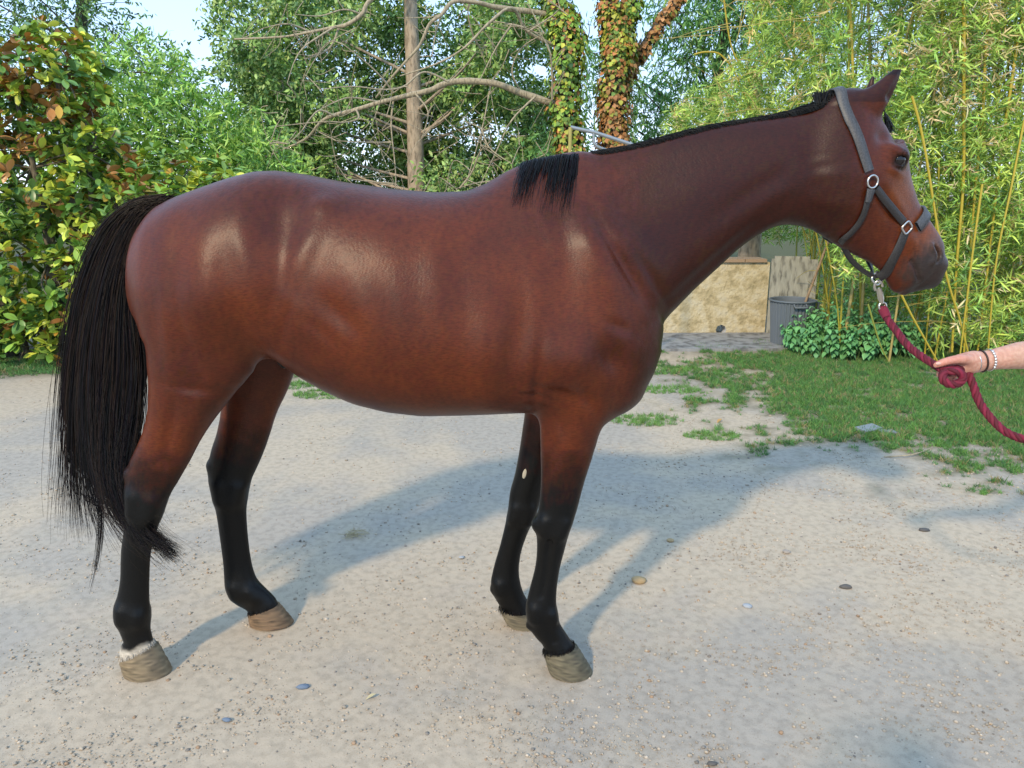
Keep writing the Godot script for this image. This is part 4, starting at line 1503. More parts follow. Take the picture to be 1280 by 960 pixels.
	for q in [[790, 85], [806, 58], [830, 22], [846, 0], [890, -60]]: limb3.append(P(q[0], q[1], z - 0.5) - base)
	limb(so, limb3, 0.07, 0.05, 10)
	part("trunk", so.mesh(), M.dark_bark, t)
	ivy_on(t, spline(trunk.slice(1), 6), 0.17, 4400, 62, browns, mixed, 2.75)
	ivy_on(t, spline(fork, 6), 0.11, 1000, 63, mixed, greens, 2.7)
	ivy_on(t, spline(limb3, 6), 0.085, 900, 64, mixed, browns, 2.7)

func cane(t: Node3D, pts: Array, rad: float, m: Material) -> void:
	var path := spline(pts, 10)
	var p2 := []
	var rr := []
	var since := 0.0
	for k in path.size():
		if k > 0: since += path[k].distance_to(path[k - 1])
		var taper := rad * (1.0 - 0.35 * k / path.size())
		if since > 0.26 and k < path.size() - 1:
			since = 0.0
			var d: Vector3 = (path[k + 1] - path[k]).normalized()
			for q in [[-0.012, 0.97], [-0.004, 1.22], [0.004, 1.22], [0.012, 0.95]]:
				p2.append(path[k] + d * q[0])
				rr.append(taper * q[1])
		else:
			p2.append(path[k])
			rr.append(taper)
	var so := Soup.new()
	so.tube(p2, rr, 7)
	part("cane", so.mesh(), m, t)

func build_bamboo() -> void:
	var r := RandomNumberGenerator.new()
	r.seed = 41
	var base := Vector3(4.2, 0, -7.6)
	var t := thing("bamboo_thicket", "dense bamboo thicket with yellow canes behind the horse's head and the handler's arm", "bamboo", base)
	var yellow := []
	for c in [Color(0.44, 0.34, 0.035), Color(0.36, 0.32, 0.04), Color(0.24, 0.28, 0.05), Color(0.42, 0.33, 0.12)]:
		var m := mat(c.linear_to_srgb(), 0.45)
		yellow.append(m)
	var seen := [[[1206, -60], [1205, 0], [1205, 120], [1204, 230], [1196, 330], [1190, 440], 0.019, 0, -6.75], [[1243, -80], [1237, 0], [1232, 70], [1228, 150], [1218, 250], [1205, 440], 0.018, 0, -6.8], [[1300, -60], [1275, 40], [1262, 120], [1250, 200], [1240, 290], [1222, 440], 0.017, 0, -6.85],
		[[1058, -60], [1062, 0], [1065, 60], [1067, 120], [1070, 300], 0.018, 0, -7.1], [[1180, -40], [1177, 60], [1175, 140], [1172, 250], [1160, 400], 0.013, 1, -6.9], [[1140, 120], [1155, 180], [1180, 330], [1200, 400], [1210, 440], 0.014, 0, -6.6], [[1118, 350], [1140, 395], [1172, 452], 0.013, 0, -6.45],
		[[1010, 250], [1022, 300], [1034, 370], [1040, 430], 0.012, 1, -8.3], [[1290, 100], [1265, 230], [1245, 330], [1235, 440], 0.012, 0, -6.6], [[868, 68], [882, 65], [900, 68], [917, 88], [930, 118], [955, 170], [1010, 300], 0.013, 0, -8.9], [[905, 0], [915, 60], [940, 110], [1000, 260], 0.012, 0, -8.9], [[990, 240], [1006, 300], [1020, 420], 0.011, 2, -8.6], [[1030, 290], [1045, 370], [1050, 430], 0.011, 1, -7.2], [[1085, 380], [1100, 430], [1110, 450], 0.011, 2, -6.9], [[985, 130], [1000, 200], [1012, 290], [1024, 420], 0.011, 1, -8.8], [[1228, 230], [1218, 300], [1208, 380], [1200, 445], 0.012, 0, -6.5]]
	for q in seen:
		var pts := []
		for k in q.size() - 3: pts.append(P(q[k][0], q[k][1], q[q.size() - 1] + (0.14 if q[0][0] > 1050 else 0.0)) - base)
		cane(t, pts, q[q.size() - 3] * 0.8, yellow[q[q.size() - 2]])
	for k in 90:
		var u := r.randf_range(1000, 1420)
		var z := r.randf_range(-9.0, -6.9)
		if u < 1060: z = r.randf_range(-9.6, -8.9)
		var foot := P(u, 300, z)
		foot.y = 0
		var lean := Vector3(r.randfn() * 0.35, 0, r.randf_range(-0.3, 0.35))
		var h := r.randf_range(3.2, 5.2)
		cane(t, [foot - base, foot - base + lean * 0.3 + Vector3(0, h * 0.35, 0), foot - base + lean + Vector3(0, h * 0.7, 0), foot - base + lean * 2.4 + Vector3(0, h, 0)], r.randf_range(0.008, 0.016), yellow[r.randi() % 4])
	# sprays of narrow leaves
	var s := Soup.new()
	for k in 6:
		var one := leaf_mesh(r.randf_range(0.10, 0.17), 0.017, LANCE, 0.2, r.randf_range(0.2, 0.6))
		var arr := one.surface_get_arrays(0)
		var tf := turned(Vector3(0, 0.028 * k, 0), Vector3(r.randfn() * 0.9, 0.8, r.randfn() * 0.9), r.randf() * TAU, 1.0)
		var b := s.v.size()
		for q in arr[Mesh.ARRAY_VERTEX].size():
			s.v.append(tf * arr[Mesh.ARRAY_VERTEX][q])
			s.n.append((tf.basis * arr[Mesh.ARRAY_NORMAL][q]).normalized())
			s.c.append(Color.WHITE)
			s.uv.append(Vector2.ZERO)
		for q in arr[Mesh.ARRAY_INDEX]: s.i.append(b + q)
	s.tube([Vector3(0, -0.09, 0), Vector3(0, 0.16, 0)], [0.0016, 0.0012], 3, Color(1.3, 1.1, 0.5), false)
	var spray := s.mesh()
	var xf := []
	var cols := []
	for k in 42000:
		var u := r.randf_range(835, 1440)
		var p := Vector3.ZERO
		var z := -6.55 - 2.4 * pow(r.randf(), 1.6)
		var v := r.randf_range(-170, 430)
		if u < 1010 and v > 300: continue
		if u < 1165 and v > 345: z -= 1.5
		if u < 1048 and v > 235: z = -9.2 - r.randf()
		if u < 1030: z -= 1.0 + 0.006 * (1030 - u)
		if u < 940 and v < 60 + (940 - u) * 0.8: continue
		if u < 900 and v > 215: continue
		p = P(u, v, z)
		# clumps with gaps between
		var n := noise.get_noise_3d(p.x * 1.1, p.y * 0.9, p.z * 0.8) + 0.5 * noise.get_noise_3d(p.x * 3.2, p.y * 3.2, p.z * 3.0)
		if n < r.randf_range(-0.5, 0.12): continue
		var tone := pick(r, [[0.44, Color(0.243, 0.386, 0.079)], [0.3, Color(0.400, 0.515, 0.108)], [0.16, Color(0.100, 0.200, 0.051)], [0.1, Color(0.600, 0.486, 0.243)]])
		if u > 1150 and v < 140 and r.randf() < 0.25: tone = Color(0.46, 0.38, 0.20)
		xf.append(turned(p - base, Vector3(r.randfn(), r.randf_range(-0.9, 0.7), r.randfn() * 0.8), r.randf() * TAU, r.randf_range(0.42, 0.85)))
		cols.append(vary(r, tone, 0.25))
	multi("foliage", spray, leaf_mat(0.45, Color(0.35, 0.4, 0.08)), xf, cols, t)
	# thin yellow side branches
	so_branches(t, base, r)

func so_branches(t: Node3D, base: Vector3, r: RandomNumberGenerator) -> void:
	var so := Soup.new()
	for k in 420:
		var p := P(r.randf_range(880, 1400), r.randf_range(-60, 430), -6.7 - r.randf() * 1.4)
		if p.y < 0.1 or (p.x < 3.1 and p.y < 1.7): continue
		var d := Vector3(r.randfn() * 0.35, r.randf_range(-0.1, 0.5), r.randfn() * 0.2)
		limb(so, [p - base, p - base + d * 0.5 + rnd_dir(r) * 0.03, p - base + d + Vector3(0, -0.06, 0)], 0.004, 0.002, 4, 0.0)
	part("branches", so.mesh(), mat(lin(0.38, 0.31, 0.08), 0.6), t).set_meta("kind", "stuff")

func build_nettles() -> void:
	var r := RandomNumberGenerator.new()
	r.seed = 14
	var c := G(1066, 442)
	var t := thing("nettle_patch", "low leafy nettle clump beside the grey dustbin", "plant", c)
	var leaf := leaf_mesh(0.066, 0.048, HEART, 0.18, 0.3)
	var m := leaf_mat(0.5, Color(0.2, 0.35, 0.08))
	var shades := []
	for k in 5:
		var mm: StandardMaterial3D = m.duplicate()
		mm.vertex_color_use_as_albedo = false
		mm.albedo_color = lin(0.09 + 0.025 * k, 0.25 + 0.05 * k, 0.10 + 0.015 * k)
		shades.append(mm)
	var so := Soup.new()
	var xf := []
	var cols := []
	var n := 0
	for k in 250:
		var a := r.randf() * TAU
		var q := sqrt(r.randf())
		var foot := Vector3(cos(a) * 0.6 * q, 0, sin(a) * 0.4 * q)
		var h := (0.48 - 0.24 * q * q) * r.randf_range(0.75, 1.15)
		var tip := foot + Vector3(cos(a) * 0.12 * q + r.randfn() * 0.03, h, sin(a) * 0.12 * q)
		limb(so, [foot, foot.lerp(tip, 0.5), tip], 0.004, 0.002, 4)
		var turn := r.randf() * TAU
		for w in 5:
			var p := foot.lerp(tip, 1.0 - 0.16 * w)
			for sg in [0.0, PI]:
				var b: float = turn + sg + w * PI * 0.5
				var dir := Vector3(cos(b), -0.35 - 0.12 * w + r.randfn() * 0.15, sin(b) + 0.25).normalized()
				var x := dir.cross(Vector3.UP).normalized()
				var tf := Transform3D(Basis(x, dir, x.cross(dir)) * r.randf_range(0.65, 1.15) * (0.7 if w == 0 else 1.0), p)
				if w < 3 and foot.z > -0.12 and n < 290:
					n += 1
					part("leaf", leaf, shades[r.randi() % 5], t).transform = tf
				else:
					xf.append(tf)
					cols.append(vary(r, Color(0.12, 0.29, 0.11), 0.35))
	multi("undergrowth", leaf, m, xf, cols, t)
	part("stems", so.mesh(), mat(lin(0.1, 0.18, 0.06), 0.7), t).set_meta("kind", "stuff")

func build_grass() -> void:
	var r := RandomNumberGenerator.new()
	r.seed = 17
	var s := Soup.new()
	for k in 12:
		var one := leaf_mesh(r.randf_range(0.03, 0.065), 0.0045, [1.0, 0.9, 0.6, 0.03], 0.1, r.randf_range(0.1, 0.5))
		var arr := one.surface_get_arrays(0)
		var tf := turned(Vector3(r.randfn() * 0.014, 0, r.randfn() * 0.014), Vector3(r.randfn() * 0.6, 1, r.randfn() * 0.6), r.randf() * TAU, 1.0)
		var b := s.v.size()
		for q in arr[Mesh.ARRAY_VERTEX].size():
			s.v.append(tf * arr[Mesh.ARRAY_VERTEX][q])
			s.n.append((tf.basis * arr[Mesh.ARRAY_NORMAL][q]).normalized())
			s.c.append(Color.WHITE)
			s.uv.append(Vector2.ZERO)
		for q in arr[Mesh.ARRAY_INDEX]: s.i.append(b + q)
	var tuft := s.mesh()
	var m := leaf_mat(0.55, Color(0.25, 0.4, 0.06))
	for patch in [[lawn, 60000, "grass", "short green grass spreading from the gravel to the bamboo"], [verge, 9000, "grass", "narrow strip of grass at the foot of the rust-tipped shrub"]]:
		var lo := Vector2(1e9, 1e9)
		var hi := -lo
		for p in patch[0]:
			lo = lo.min(p)
			hi = hi.max(p)
		hi.x = minf(hi.x, 5.2)
		lo.x = maxf(lo.x, -6.0)
		var xf := []
		var cols := []
		for k in patch[1]:
			var p := Vector2(r.randf_range(lo.x - 0.4, hi.x), r.randf_range(lo.y, hi.y + 0.4))
			if edge_gap(p, patch[0]) < -0.5: continue
			var g := grass_at(p)
			if r.randf() > g * g: continue
			var d := rnd_dir(r) * 0.15
			xf.append(Transform3D(Basis(Vector3.UP, r.randf() * TAU).rotated(Vector3.RIGHT, d.x) * r.randf_range(0.35, 0.6 + 0.4 * g), Vector3(p.x, -0.004, p.y)))
			cols.append(vary(r, pick(r, [[0.5, Color(0.075, 0.175, 0.045)], [0.2, Color(0.115, 0.23, 0.055)], [0.18, Color(0.05, 0.125, 0.04)], [0.12, Color(0.24, 0.2, 0.1)]]), 0.3))
		var o := multi(patch[2], tuft, m, xf, cols)
		tag(o, patch[3], "grass")
	# loose tufts on the gravel
	for q in [[835, 487, 0.2], [808, 525, 0.2], [848, 462, 0.16], [410, 493, 0.22], [356, 482, 0.2], [890, 545, 0.14]]:
		var c := G(q[0], q[1])
		var xf := []
		var cols := []
		for k in int(q[2] * 700):
			var a := r.randf() * TAU
			var d: float = sqrt(r.randf()) * q[2]
			xf.append(Transform3D(Basis(Vector3.UP, r.randf() * TAU) * r.randf_range(0.4, 0.8), Vector3(cos(a) * d * 1.3, -0.003, sin(a) * d * 0.7)))
			cols.append(vary(r, Color(0.12, 0.23, 0.06), 0.35))
		var t := multi("grass_tuft", tuft, m, xf, cols)
		t.position = c
		tag(t, "small tuft of grass growing alone on the gravel", "grass", "lone grass tufts on the gravel")

func pebble_mesh(seed_: int) -> ArrayMesh:
	var sp := SphereMesh.new()
	sp.radial_segments = 9
	sp.rings = 5
	sp.radius = 1.0
	sp.height = 2.0
	var arr := sp.get_mesh_arrays()
	var vs: PackedVector3Array = arr[Mesh.ARRAY_VERTEX]
	var fn := FastNoiseLite.new()
	fn.seed = seed_
	fn.frequency = 0.7
	for i in vs.size():
		vs[i] = vs[i] * (1.0 + 0.45 * fn.get_noise_3dv(vs[i])) * Vector3(1.0, 0.6, 0.8)
	arr[Mesh.ARRAY_VERTEX] = vs
	arr[Mesh.ARRAY_TANGENT] = null
	var m := ArrayMesh.new()
	m.add_surface_from_arrays(Mesh.PRIMITIVE_TRIANGLES, arr)
	return m

func build_gravel() -> void:
	var r := RandomNumberGenerator.new()
	r.seed = 23
	var m := mat(Color.WHITE, 0.95)
	m.vertex_color_use_as_albedo = true
	m.metallic_specular = 0.15
	var shapes := [pebble_mesh(1), pebble_mesh(2), pebble_mesh(3)]
	var tones := [[0.5, Color(0.41, 0.335, 0.25)], [0.29, Color(0.34, 0.29, 0.23)], [0.07, Color(0.50, 0.42, 0.33)], [0.08, Color(0.21, 0.185, 0.16)], [0.08, Color(0.34, 0.23, 0.15)]]
	for k in 3:
		var xf := []
		var cols := []
		for i in 19000:
			var u := r.randf_range(-60, 1340)
			var v := r.randf_range(455, 1000)
			var p := G(u, v)
			var n := noise.get_noise_2d(p.x * 1.6 + 3.0, p.z * 1.6) + 0.6 * noise.get_noise_2d(p.x * 6.0, p.z * 6.0)
			var coarse := smoothstep(0.2, 1.4, p.x + 0.3 * n) * smoothstep(-2.4, -3.2, p.z)
			if n < r.randf_range(-0.7, 0.6) - coarse * 0.6: continue
			var s := 0.0011 + 0.0024 * pow(r.randf(), 4.0) + (0.006 * pow(r.randf(), 9.0)) + coarse * 0.002 * r.randf()
			xf.append(Transform3D(Basis(Vector3.UP, r.randf() * TAU) * s, Vector3(p.x, -0.003, p.z)))
			var pc := pick(r, tones)
			var pb := r.randf_range(0.85, 1.15)
			cols.append(Color(pc.r * pb, pc.g * pb, pc.b * pb))
		var o := multi("gravel", shapes[k], m, xf, cols)
		tag(o, "loose fine gravel scattered over the yard", "gravel", "loose gravel")
	# stones one can pick out
	for q in [[378, 859, 0.017, 0, "blue-grey oval pebble lying between the hooves"], [283, 900, 0.012, 0, "small dark grey stone lying below the blue-grey oval pebble"], [577, 697, 0.012, 3, "pale grey stone behind the far front hoof"], [934, 758, 0.018, 3, "flat grey stone on bare ground right of the front hooves"], [838, 676, 0.017, 4, "small orange-brown stone at the edge of the horse's shadow"], [798, 726, 0.03, 4, "flat tan lump of earth beside the front leg's shadow"],
			[1057, 734, 0.02, 1, "dark brown chip of wood on the gravel"], [890, 955, 0.012, 1, "small black stone at the edge of the photographer's shadow"], [1155, 663, 0.022, 1, "dark flat stone on the grey gravel near the lawn"], [983, 690, 0.018, 2, "brown-grey flat stone in the middle of the yard"]]:
		var c := G(q[0], q[1])
		var col: Color = [Color(0.14, 0.18, 0.24), Color(0.1, 0.09, 0.08), Color(0.3, 0.26, 0.22), Color(0.33, 0.35, 0.37), Color(0.40, 0.27, 0.13)][q[3]]
		var o := part("pebble", shapes[r.randi() % 3], mat(col.linear_to_srgb(), 0.8))
		o.transform = Transform3D(Basis(Vector3.UP, r.randf() * TAU).scaled(Vector3(1.3, 0.7, 0.9) * q[2]), c + Vector3(0, q[2] * 0.12, 0))
		tag(o, q[4], "stone")
	# fallen leaves, straw and a slate in the grass
	var lf := leaf_mesh(0.11, 0.045, OVAL, 0.25, 0.3)
	for q in [[990, 456, 0.42, 0.2, 0.04, "curled orange fallen leaf on the lawn near the nettles"], [1035, 470, 0.5, 0.4, 0.2, "pale straw-coloured fallen leaf on the lawn"], [1110, 484, 0.28, 0.16, 0.07, "brown fallen leaf on the lawn below the lead rope"], [902, 526, 0.42, 0.24, 0.08, "orange fallen leaf at the lawn's bare edge"], [470, 870, 0.48, 0.4, 0.22, "dry straw-coloured leaf lying on the gravel below the belly"]]:
		var o := part("fallen_leaf", lf, mat(lin(q[2], q[3], q[4]), 0.8))
		o.transform = Transform3D(Basis(Vector3.UP, r.randf() * TAU) * Basis(Vector3.RIGHT, -PI / 2) * (0.32 if q[1] > 800 else 0.6), G(q[0], q[1]) + Vector3(0, 0.008 if q[1] > 800 else 0.015, 0))
		tag(o, q[5], "leaf")
	var so := Soup.new()
	so.box(Vector3(0, 0.012, 0), Vector3(0.17, 0.02, 0.09), Color.WHITE, Basis(Vector3.UP, 0.5) * Basis(Vector3.RIGHT, 0.1))
	so.box(Vector3(0.10, 0.008, 0.05), Vector3(0.10, 0.012, 0.07), Color.WHITE, Basis(Vector3.UP, 0.1))
	var sl := part("slate", so.mesh(), mat(lin(0.22, 0.25, 0.28), 0.6))
	sl.position = G(1086, 538)
	tag(sl, "broken piece of blue-grey slate lying in the grass", "slate")
	so = Soup.new()
	for k in 26:
		var p := Vector3(r.randfn() * 0.02, 0.004 + r.randf() * 0.006, r.randfn() * 0.02)
		var d := Vector3(r.randfn(), 0.1 * r.randf(), r.randfn()).normalized() * r.randf_range(0.02, 0.05)
		so.tube([p - d, p + d], [0.0012, 0.0012], 3)
	var st := part("straw", so.mesh(), mat(lin(0.45, 0.36, 0.2), 0.8))
	st.position = G(443, 669)
	tag(st, "little wad of dry straw in the horse's shadow", "straw")
	so = Soup.new()
	limb(so, [G(1105, 571), G(1140, 572) + Vector3(0, 0.02, 0), G(1165, 560)], 0.005, 0.003, 5)
	var sk := part("twig", so.mesh(), M.dead)
	tag(sk, "thin dry curved twig on the lawn's edge", "twig")

func build_wall() -> void:
	# rendered garden wall with a drain hole, a slab leaning at its end
	var z := -8.55
	var x0 := P(600, 400, z).x
	var x1 := P(957, 400, z).x
	var h := 0.80
	var t := thing("garden_wall", "low rendered wall stained yellow with lichen behind the horse's chest", "wall", Vector3((x0 + x1) * 0.5, 0, z - 0.11))
	var c := CSGBox3D.new()
	c.name = "render"
	c.size = Vector3(x1 - x0, h, 0.22)
	c.position = Vector3(0, h * 0.5, 0)
	t.add_child(c, true)
	var hole := CSGCylinder3D.new()
	hole.name = "drain_hole"
	hole.operation = CSGShape3D.OPERATION_SUBTRACTION
	hole.radius = 0.06
	hole.height = 0.6
	hole.rotation_degrees = Vector3(90, 0, 0)
	hole.position = Vector3(P(901, 416, z).x - t.position.x, 0.045 - h * 0.5, 0)
	c.add_child(hole)
	var m := mat(Color.WHITE, 0.95)
	m.uv1_triplanar = true
	m.uv1_scale = Vector3(0.8, 0.8, 0.8)
	m.albedo_texture = noise_tex(0.006, FastNoiseLite.TYPE_SIMPLEX, 6, [[0.0, lin(0.30, 0.25, 0.14)], [0.36, lin(0.44, 0.36, 0.21)], [0.6, lin(0.52, 0.44, 0.28)], [1.0, lin(0.50, 0.45, 0.33)]], 1024, 18)
	m.detail_enabled = true
	m.detail_blend_mode = BaseMaterial3D.BLEND_MODE_MUL
	m.detail_albedo = noise_tex(0.05, FastNoiseLite.TYPE_CELLULAR, 3, [[0.0, lin(0.3, 0.26, 0.16)], [0.1, lin(0.75, 0.7, 0.6)], [0.22, grey(1.0)], [1.0, grey(1.0)]], 512, 19)
	m.heightmap_enabled = true
	m.heightmap_scale = 0.8
	m.heightmap_texture = noise_tex(0.03, FastNoiseLite.TYPE_SIMPLEX, 5, [], 512, 20)
	c.material = m
	var cop := mat(lin(0.27, 0.16, 0.10), 0.9)
	var k := x0
	var bx := BoxMesh.new()
	bx.size = Vector3(0.235, 0.035, 0.29)
	var cm := [cop, mat(lin(0.32, 0.22, 0.14), 0.9), mat(lin(0.24, 0.18, 0.13), 0.9)]
	while k + 0.24 < x1:
		var o := part("coping_tile", bx, cm[int(k * 37.0) % 3], t)
		o.position = Vector3(k + 0.12 - t.position.x, h + 0.019, 0)
		k += 0.243
	var sl := thing("concrete_slab", "weathered grey concrete slab standing beside the yellow wall behind the dustbin", "slab", P(986, 414, z + 0.1) * Vector3(1, 0, 1))
	var so := Soup.new()
	var w := 0.24
	so.box(Vector3(0, 0.42, 0), Vector3(w * 2.0, 0.84, 0.08))
	so.box(Vector3(-0.03, 0.855, 0), Vector3(w * 1.5, 0.03, 0.074))
	var gm := bark(lin(0.36, 0.35, 0.29), 2.0)
	part("panel", so.mesh(), gm, sl)
	sl.rotation.x = -0.06
	sl.rotation.y = -0.25
	# paved strip along the wall's foot
	var ap := BoxMesh.new()
	ap.size = Vector3(4.6, 0.05, 0.9)
	var am := bark(lin(0.30, 0.30, 0.30), 0.7)
	var a := part("concrete_apron", ap, am)
	a.position = Vector3(P(840, 400, z).x - 0.3, 0.0, z + 0.52)
	a.rotation.y = 0.02
	tag(a, "", "", "", "structure")
	# a pale trunk behind the wall
	var b := P(934, 330, -10.4)
	b.y = 0
	var tr := thing("plane_trunk", "pale stout tree trunk standing behind the low wall", "tree", b)
	so = Soup.new()
	limb(so, [Vector3.ZERO, Vector3(0.02, 0.8, 0), Vector3(0, 1.6, 0), Vector3(-0.1, 3.0, 0)], 0.17, 0.1, 14)
	part("trunk", so.mesh(), M.pale_bark, tr)
	# iron handrail behind the withers
	var g := thing("handrail", "grey pipe handrail with a yellow post behind the withers", "railing", Vector3(0.7, 0, -7.0))
	var gp := Vector3(0.7, 0, -7.0)
	var iron := mat(lin(0.30, 0.32, 0.33), 0.45, 0.6)
	so = Soup.new()
	so.tube([P(713, 159, -7.0) - gp, P(745, 166, -7.0) - gp, P(800, 184, -7.0) - gp], [0.016, 0.016, 0.016], 10)
	part("rail", so.mesh(), iron, g)
	so = Soup.new()
	so.tube([P(742, 166, -7.0) - gp, P(742, 178, -7.0) - gp, P(746, 183, -7.0) - gp, P(790, 200, -7.05) - gp], [0.013, 0.013, 0.013, 0.013], 10)
	part("lower_rail", so.mesh(), iron, g)
	for q in [[713, 159, 0], [800, 184, 1]]:
		var top := P(q[0], q[1], -7.0) - gp
		so = Soup.new()
		so.tube([Vector3(top.x, 0, top.z), top], [0.017, 0.017], 10)
		part("post", so.mesh(), mat(lin(0.34, 0.29, 0.08), 0.6) if q[2] == 0 else iron, g)

func build_bin() -> void:
	var at := G(986, 431)
	var t := thing("dustbin", "grey ribbed plastic dustbin with a side handle at the end of the yellow wall", "bin", at)
	var m := mat(lin(0.115, 0.135, 0.155), 0.6)
	var dk := mat(lin(0.05, 0.055, 0.06), 0.8)
	var H := 0.47
	var r0 := 0.185
	var r1 := 0.225
	var s := Soup.new()
	var seg := 144
	for row in [[0.0, 0.0], [0.0, 1.0], [H, 1.0], [H, 0.93], [0.03, 0.93], [0.03, 0.0]]:
		var rr: float = lerpf(r0, r1, row[0] / H) * row[1]
		for k in seg:
			var a := TAU * k / seg
			var rib := 1.0
			if row[1] == 1.0: rib = 1.0 - (0.035 if (k / 2) % 2 == 0 else 0.0)
			s.v.append(Vector3(cos(a) * rr * rib, row[0], sin(a) * rr * rib))
			s.c.append(Color.WHITE)
			s.uv.append(Vector2.ZERO)
			s.n.append(Vector3(cos(a), 0.05, sin(a)).normalized())
	var st := SurfaceTool.new()
	st.begin(Mesh.PRIMITIVE_TRIANGLES)
	for row in 5:
		for k in seg:
			var a := row * seg + k
			var b := row * seg + (k + 1) % seg
			for q in [a, a + seg, b, b, a + seg, b + seg]:
				st.set_smooth_group(-1)
				st.add_vertex(s.v[q])
	st.generate_normals()
	part("tub", st.commit(), m, t)
	s = Soup.new()
	var ring := []
	var rad := []
	for k in 49:
		var a := TAU * k / 48
		ring.append(Vector3(cos(a) * r1 * 1.01, H, sin(a) * r1 * 1.01))
		rad.append(0.011)
	s.tube(ring, rad, 8, Color.WHITE, false)
	part("rim", s.mesh(), m, t)
	var hs := Soup.new()
	hs.tube([Vector3(-0.06, H - 0.02, r1 * 0.98), Vector3(-0.06, H - 0.045, r1 * 1.12), Vector3(0.06, H - 0.045, r1 * 1.12), Vector3(0.06, H - 0.02, r1 * 0.98)], [0.012, 0.012, 0.012, 0.012], 8)
	part("handle", hs.mesh(), m, t)
	hs = Soup.new()
	hs.tube([Vector3(0.2, H - 0.01, 0.08), Vector3(0.245, H - 0.02, 0.06), Vector3(0.248, H - 0.14, 0.03), Vector3(0.205, H - 0.15, 0.03)], [0.012, 0.012, 0.012, 0.012], 8)
	part("handle", hs.mesh(), m, t)
	# rubbish-dark earth inside
	var cy := CylinderMesh.new()
	cy.top_radius = 0.19
	cy.bottom_radius = 0.17
	cy.height = 0.25
	var e := part("contents", cy, dk, t)
	e.position = Vector3(0, 0.2, 0)
	# a wooden handle stuck in it
	s = Soup.new()
	var f := at + Vector3(0.06, 0.16, -0.02)
	var top := P(1036, 300, at.z - 0.1)
	var dir := (top - f).normalized()
	s.tube([f, f.lerp(top, 0.5), top], [0.014, 0.0135, 0.013], 10)
	var b := part("broom_handle", s.mesh(), bark(lin(0.36, 0.25, 0.15), 3.0))
	tag(b, "plain wooden handle leaning out of the dustbin", "stick")

func build_setting() -> void:
	var t0 := Time.get_ticks_msec()
	build_ground()
	build_trees()
	build_ivy_trees()
	build_magnolia()
	build_bamboo()
	build_wall()
	build_bin()
	build_nettles()
	build_grass()
	build_gravel()
	print("setting ", Time.get_ticks_msec() - t0, " ms")

# ================================================================ halter, rope and people
func on_head(u: float, v: float, lift := 0.004) -> Array:      # the skin of the near side behind a pixel: [point, outward]
	var r := ray(u, v).normalized()
	var p := head_field.hit(Vector3(0, CAM_H, 0) + r * 2.0, r, 0.8)
	if p == Vector3.INF: return []
	var n := head_field.grad(p)
	return [p + n * lift, n]

func mirrored(run: Array) -> Array:
	var out := []
	for q in run:
		var n: Vector3 = q[1]
		out.append([far_side(q[0]), n - head_side * 2.0 * n.dot(head_side)])
	return out

func strap_of(called: String, run: Array, w0: float, w1: float, thick: float, m: Material, parent: Node) -> MeshInstance3D:
	var pts := []
	var outs := []
	for q in run:
		pts.append(q[0])
		outs.append(q[1])
	pts = spline(pts, 5)
	outs = spline(outs, 5)
	var hw := []
	for k in pts.size(): hw.append(lerpf(w0, w1, float(k) / (pts.size() - 1)) * 0.5)
	var s := Soup.new()
	s.strap(pts, outs, hw, thick * 0.5)
	return part(called, s.mesh(), m, parent)

func ring_at(called: String, c: Vector3, n: Vector3, r: float, thick: float, square: bool, m: Material, parent: Node, stretch := 1.0) -> void:
	var x := n.cross(Vector3.UP).normalized()
	var y := x.cross(n).normalized()
	var pts := []
	var rad := []
	for k in 33:
		var a := TAU * k / 32.0
		var q := 1.0
		if square: q = 1.0 / pow(pow(absf(cos(a)), 5.0) + pow(absf(sin(a)), 5.0), 0.2)
		pts.append(c + (x * cos(a) + y * sin(a) * stretch).rotated(n, PI / 4 if square else 0.0) * r * q)
		rad.append(thick)
	var s := Soup.new()
	s.tube(pts, rad, 8, Color.WHITE, false)
	part(called, s.mesh(), m, parent)

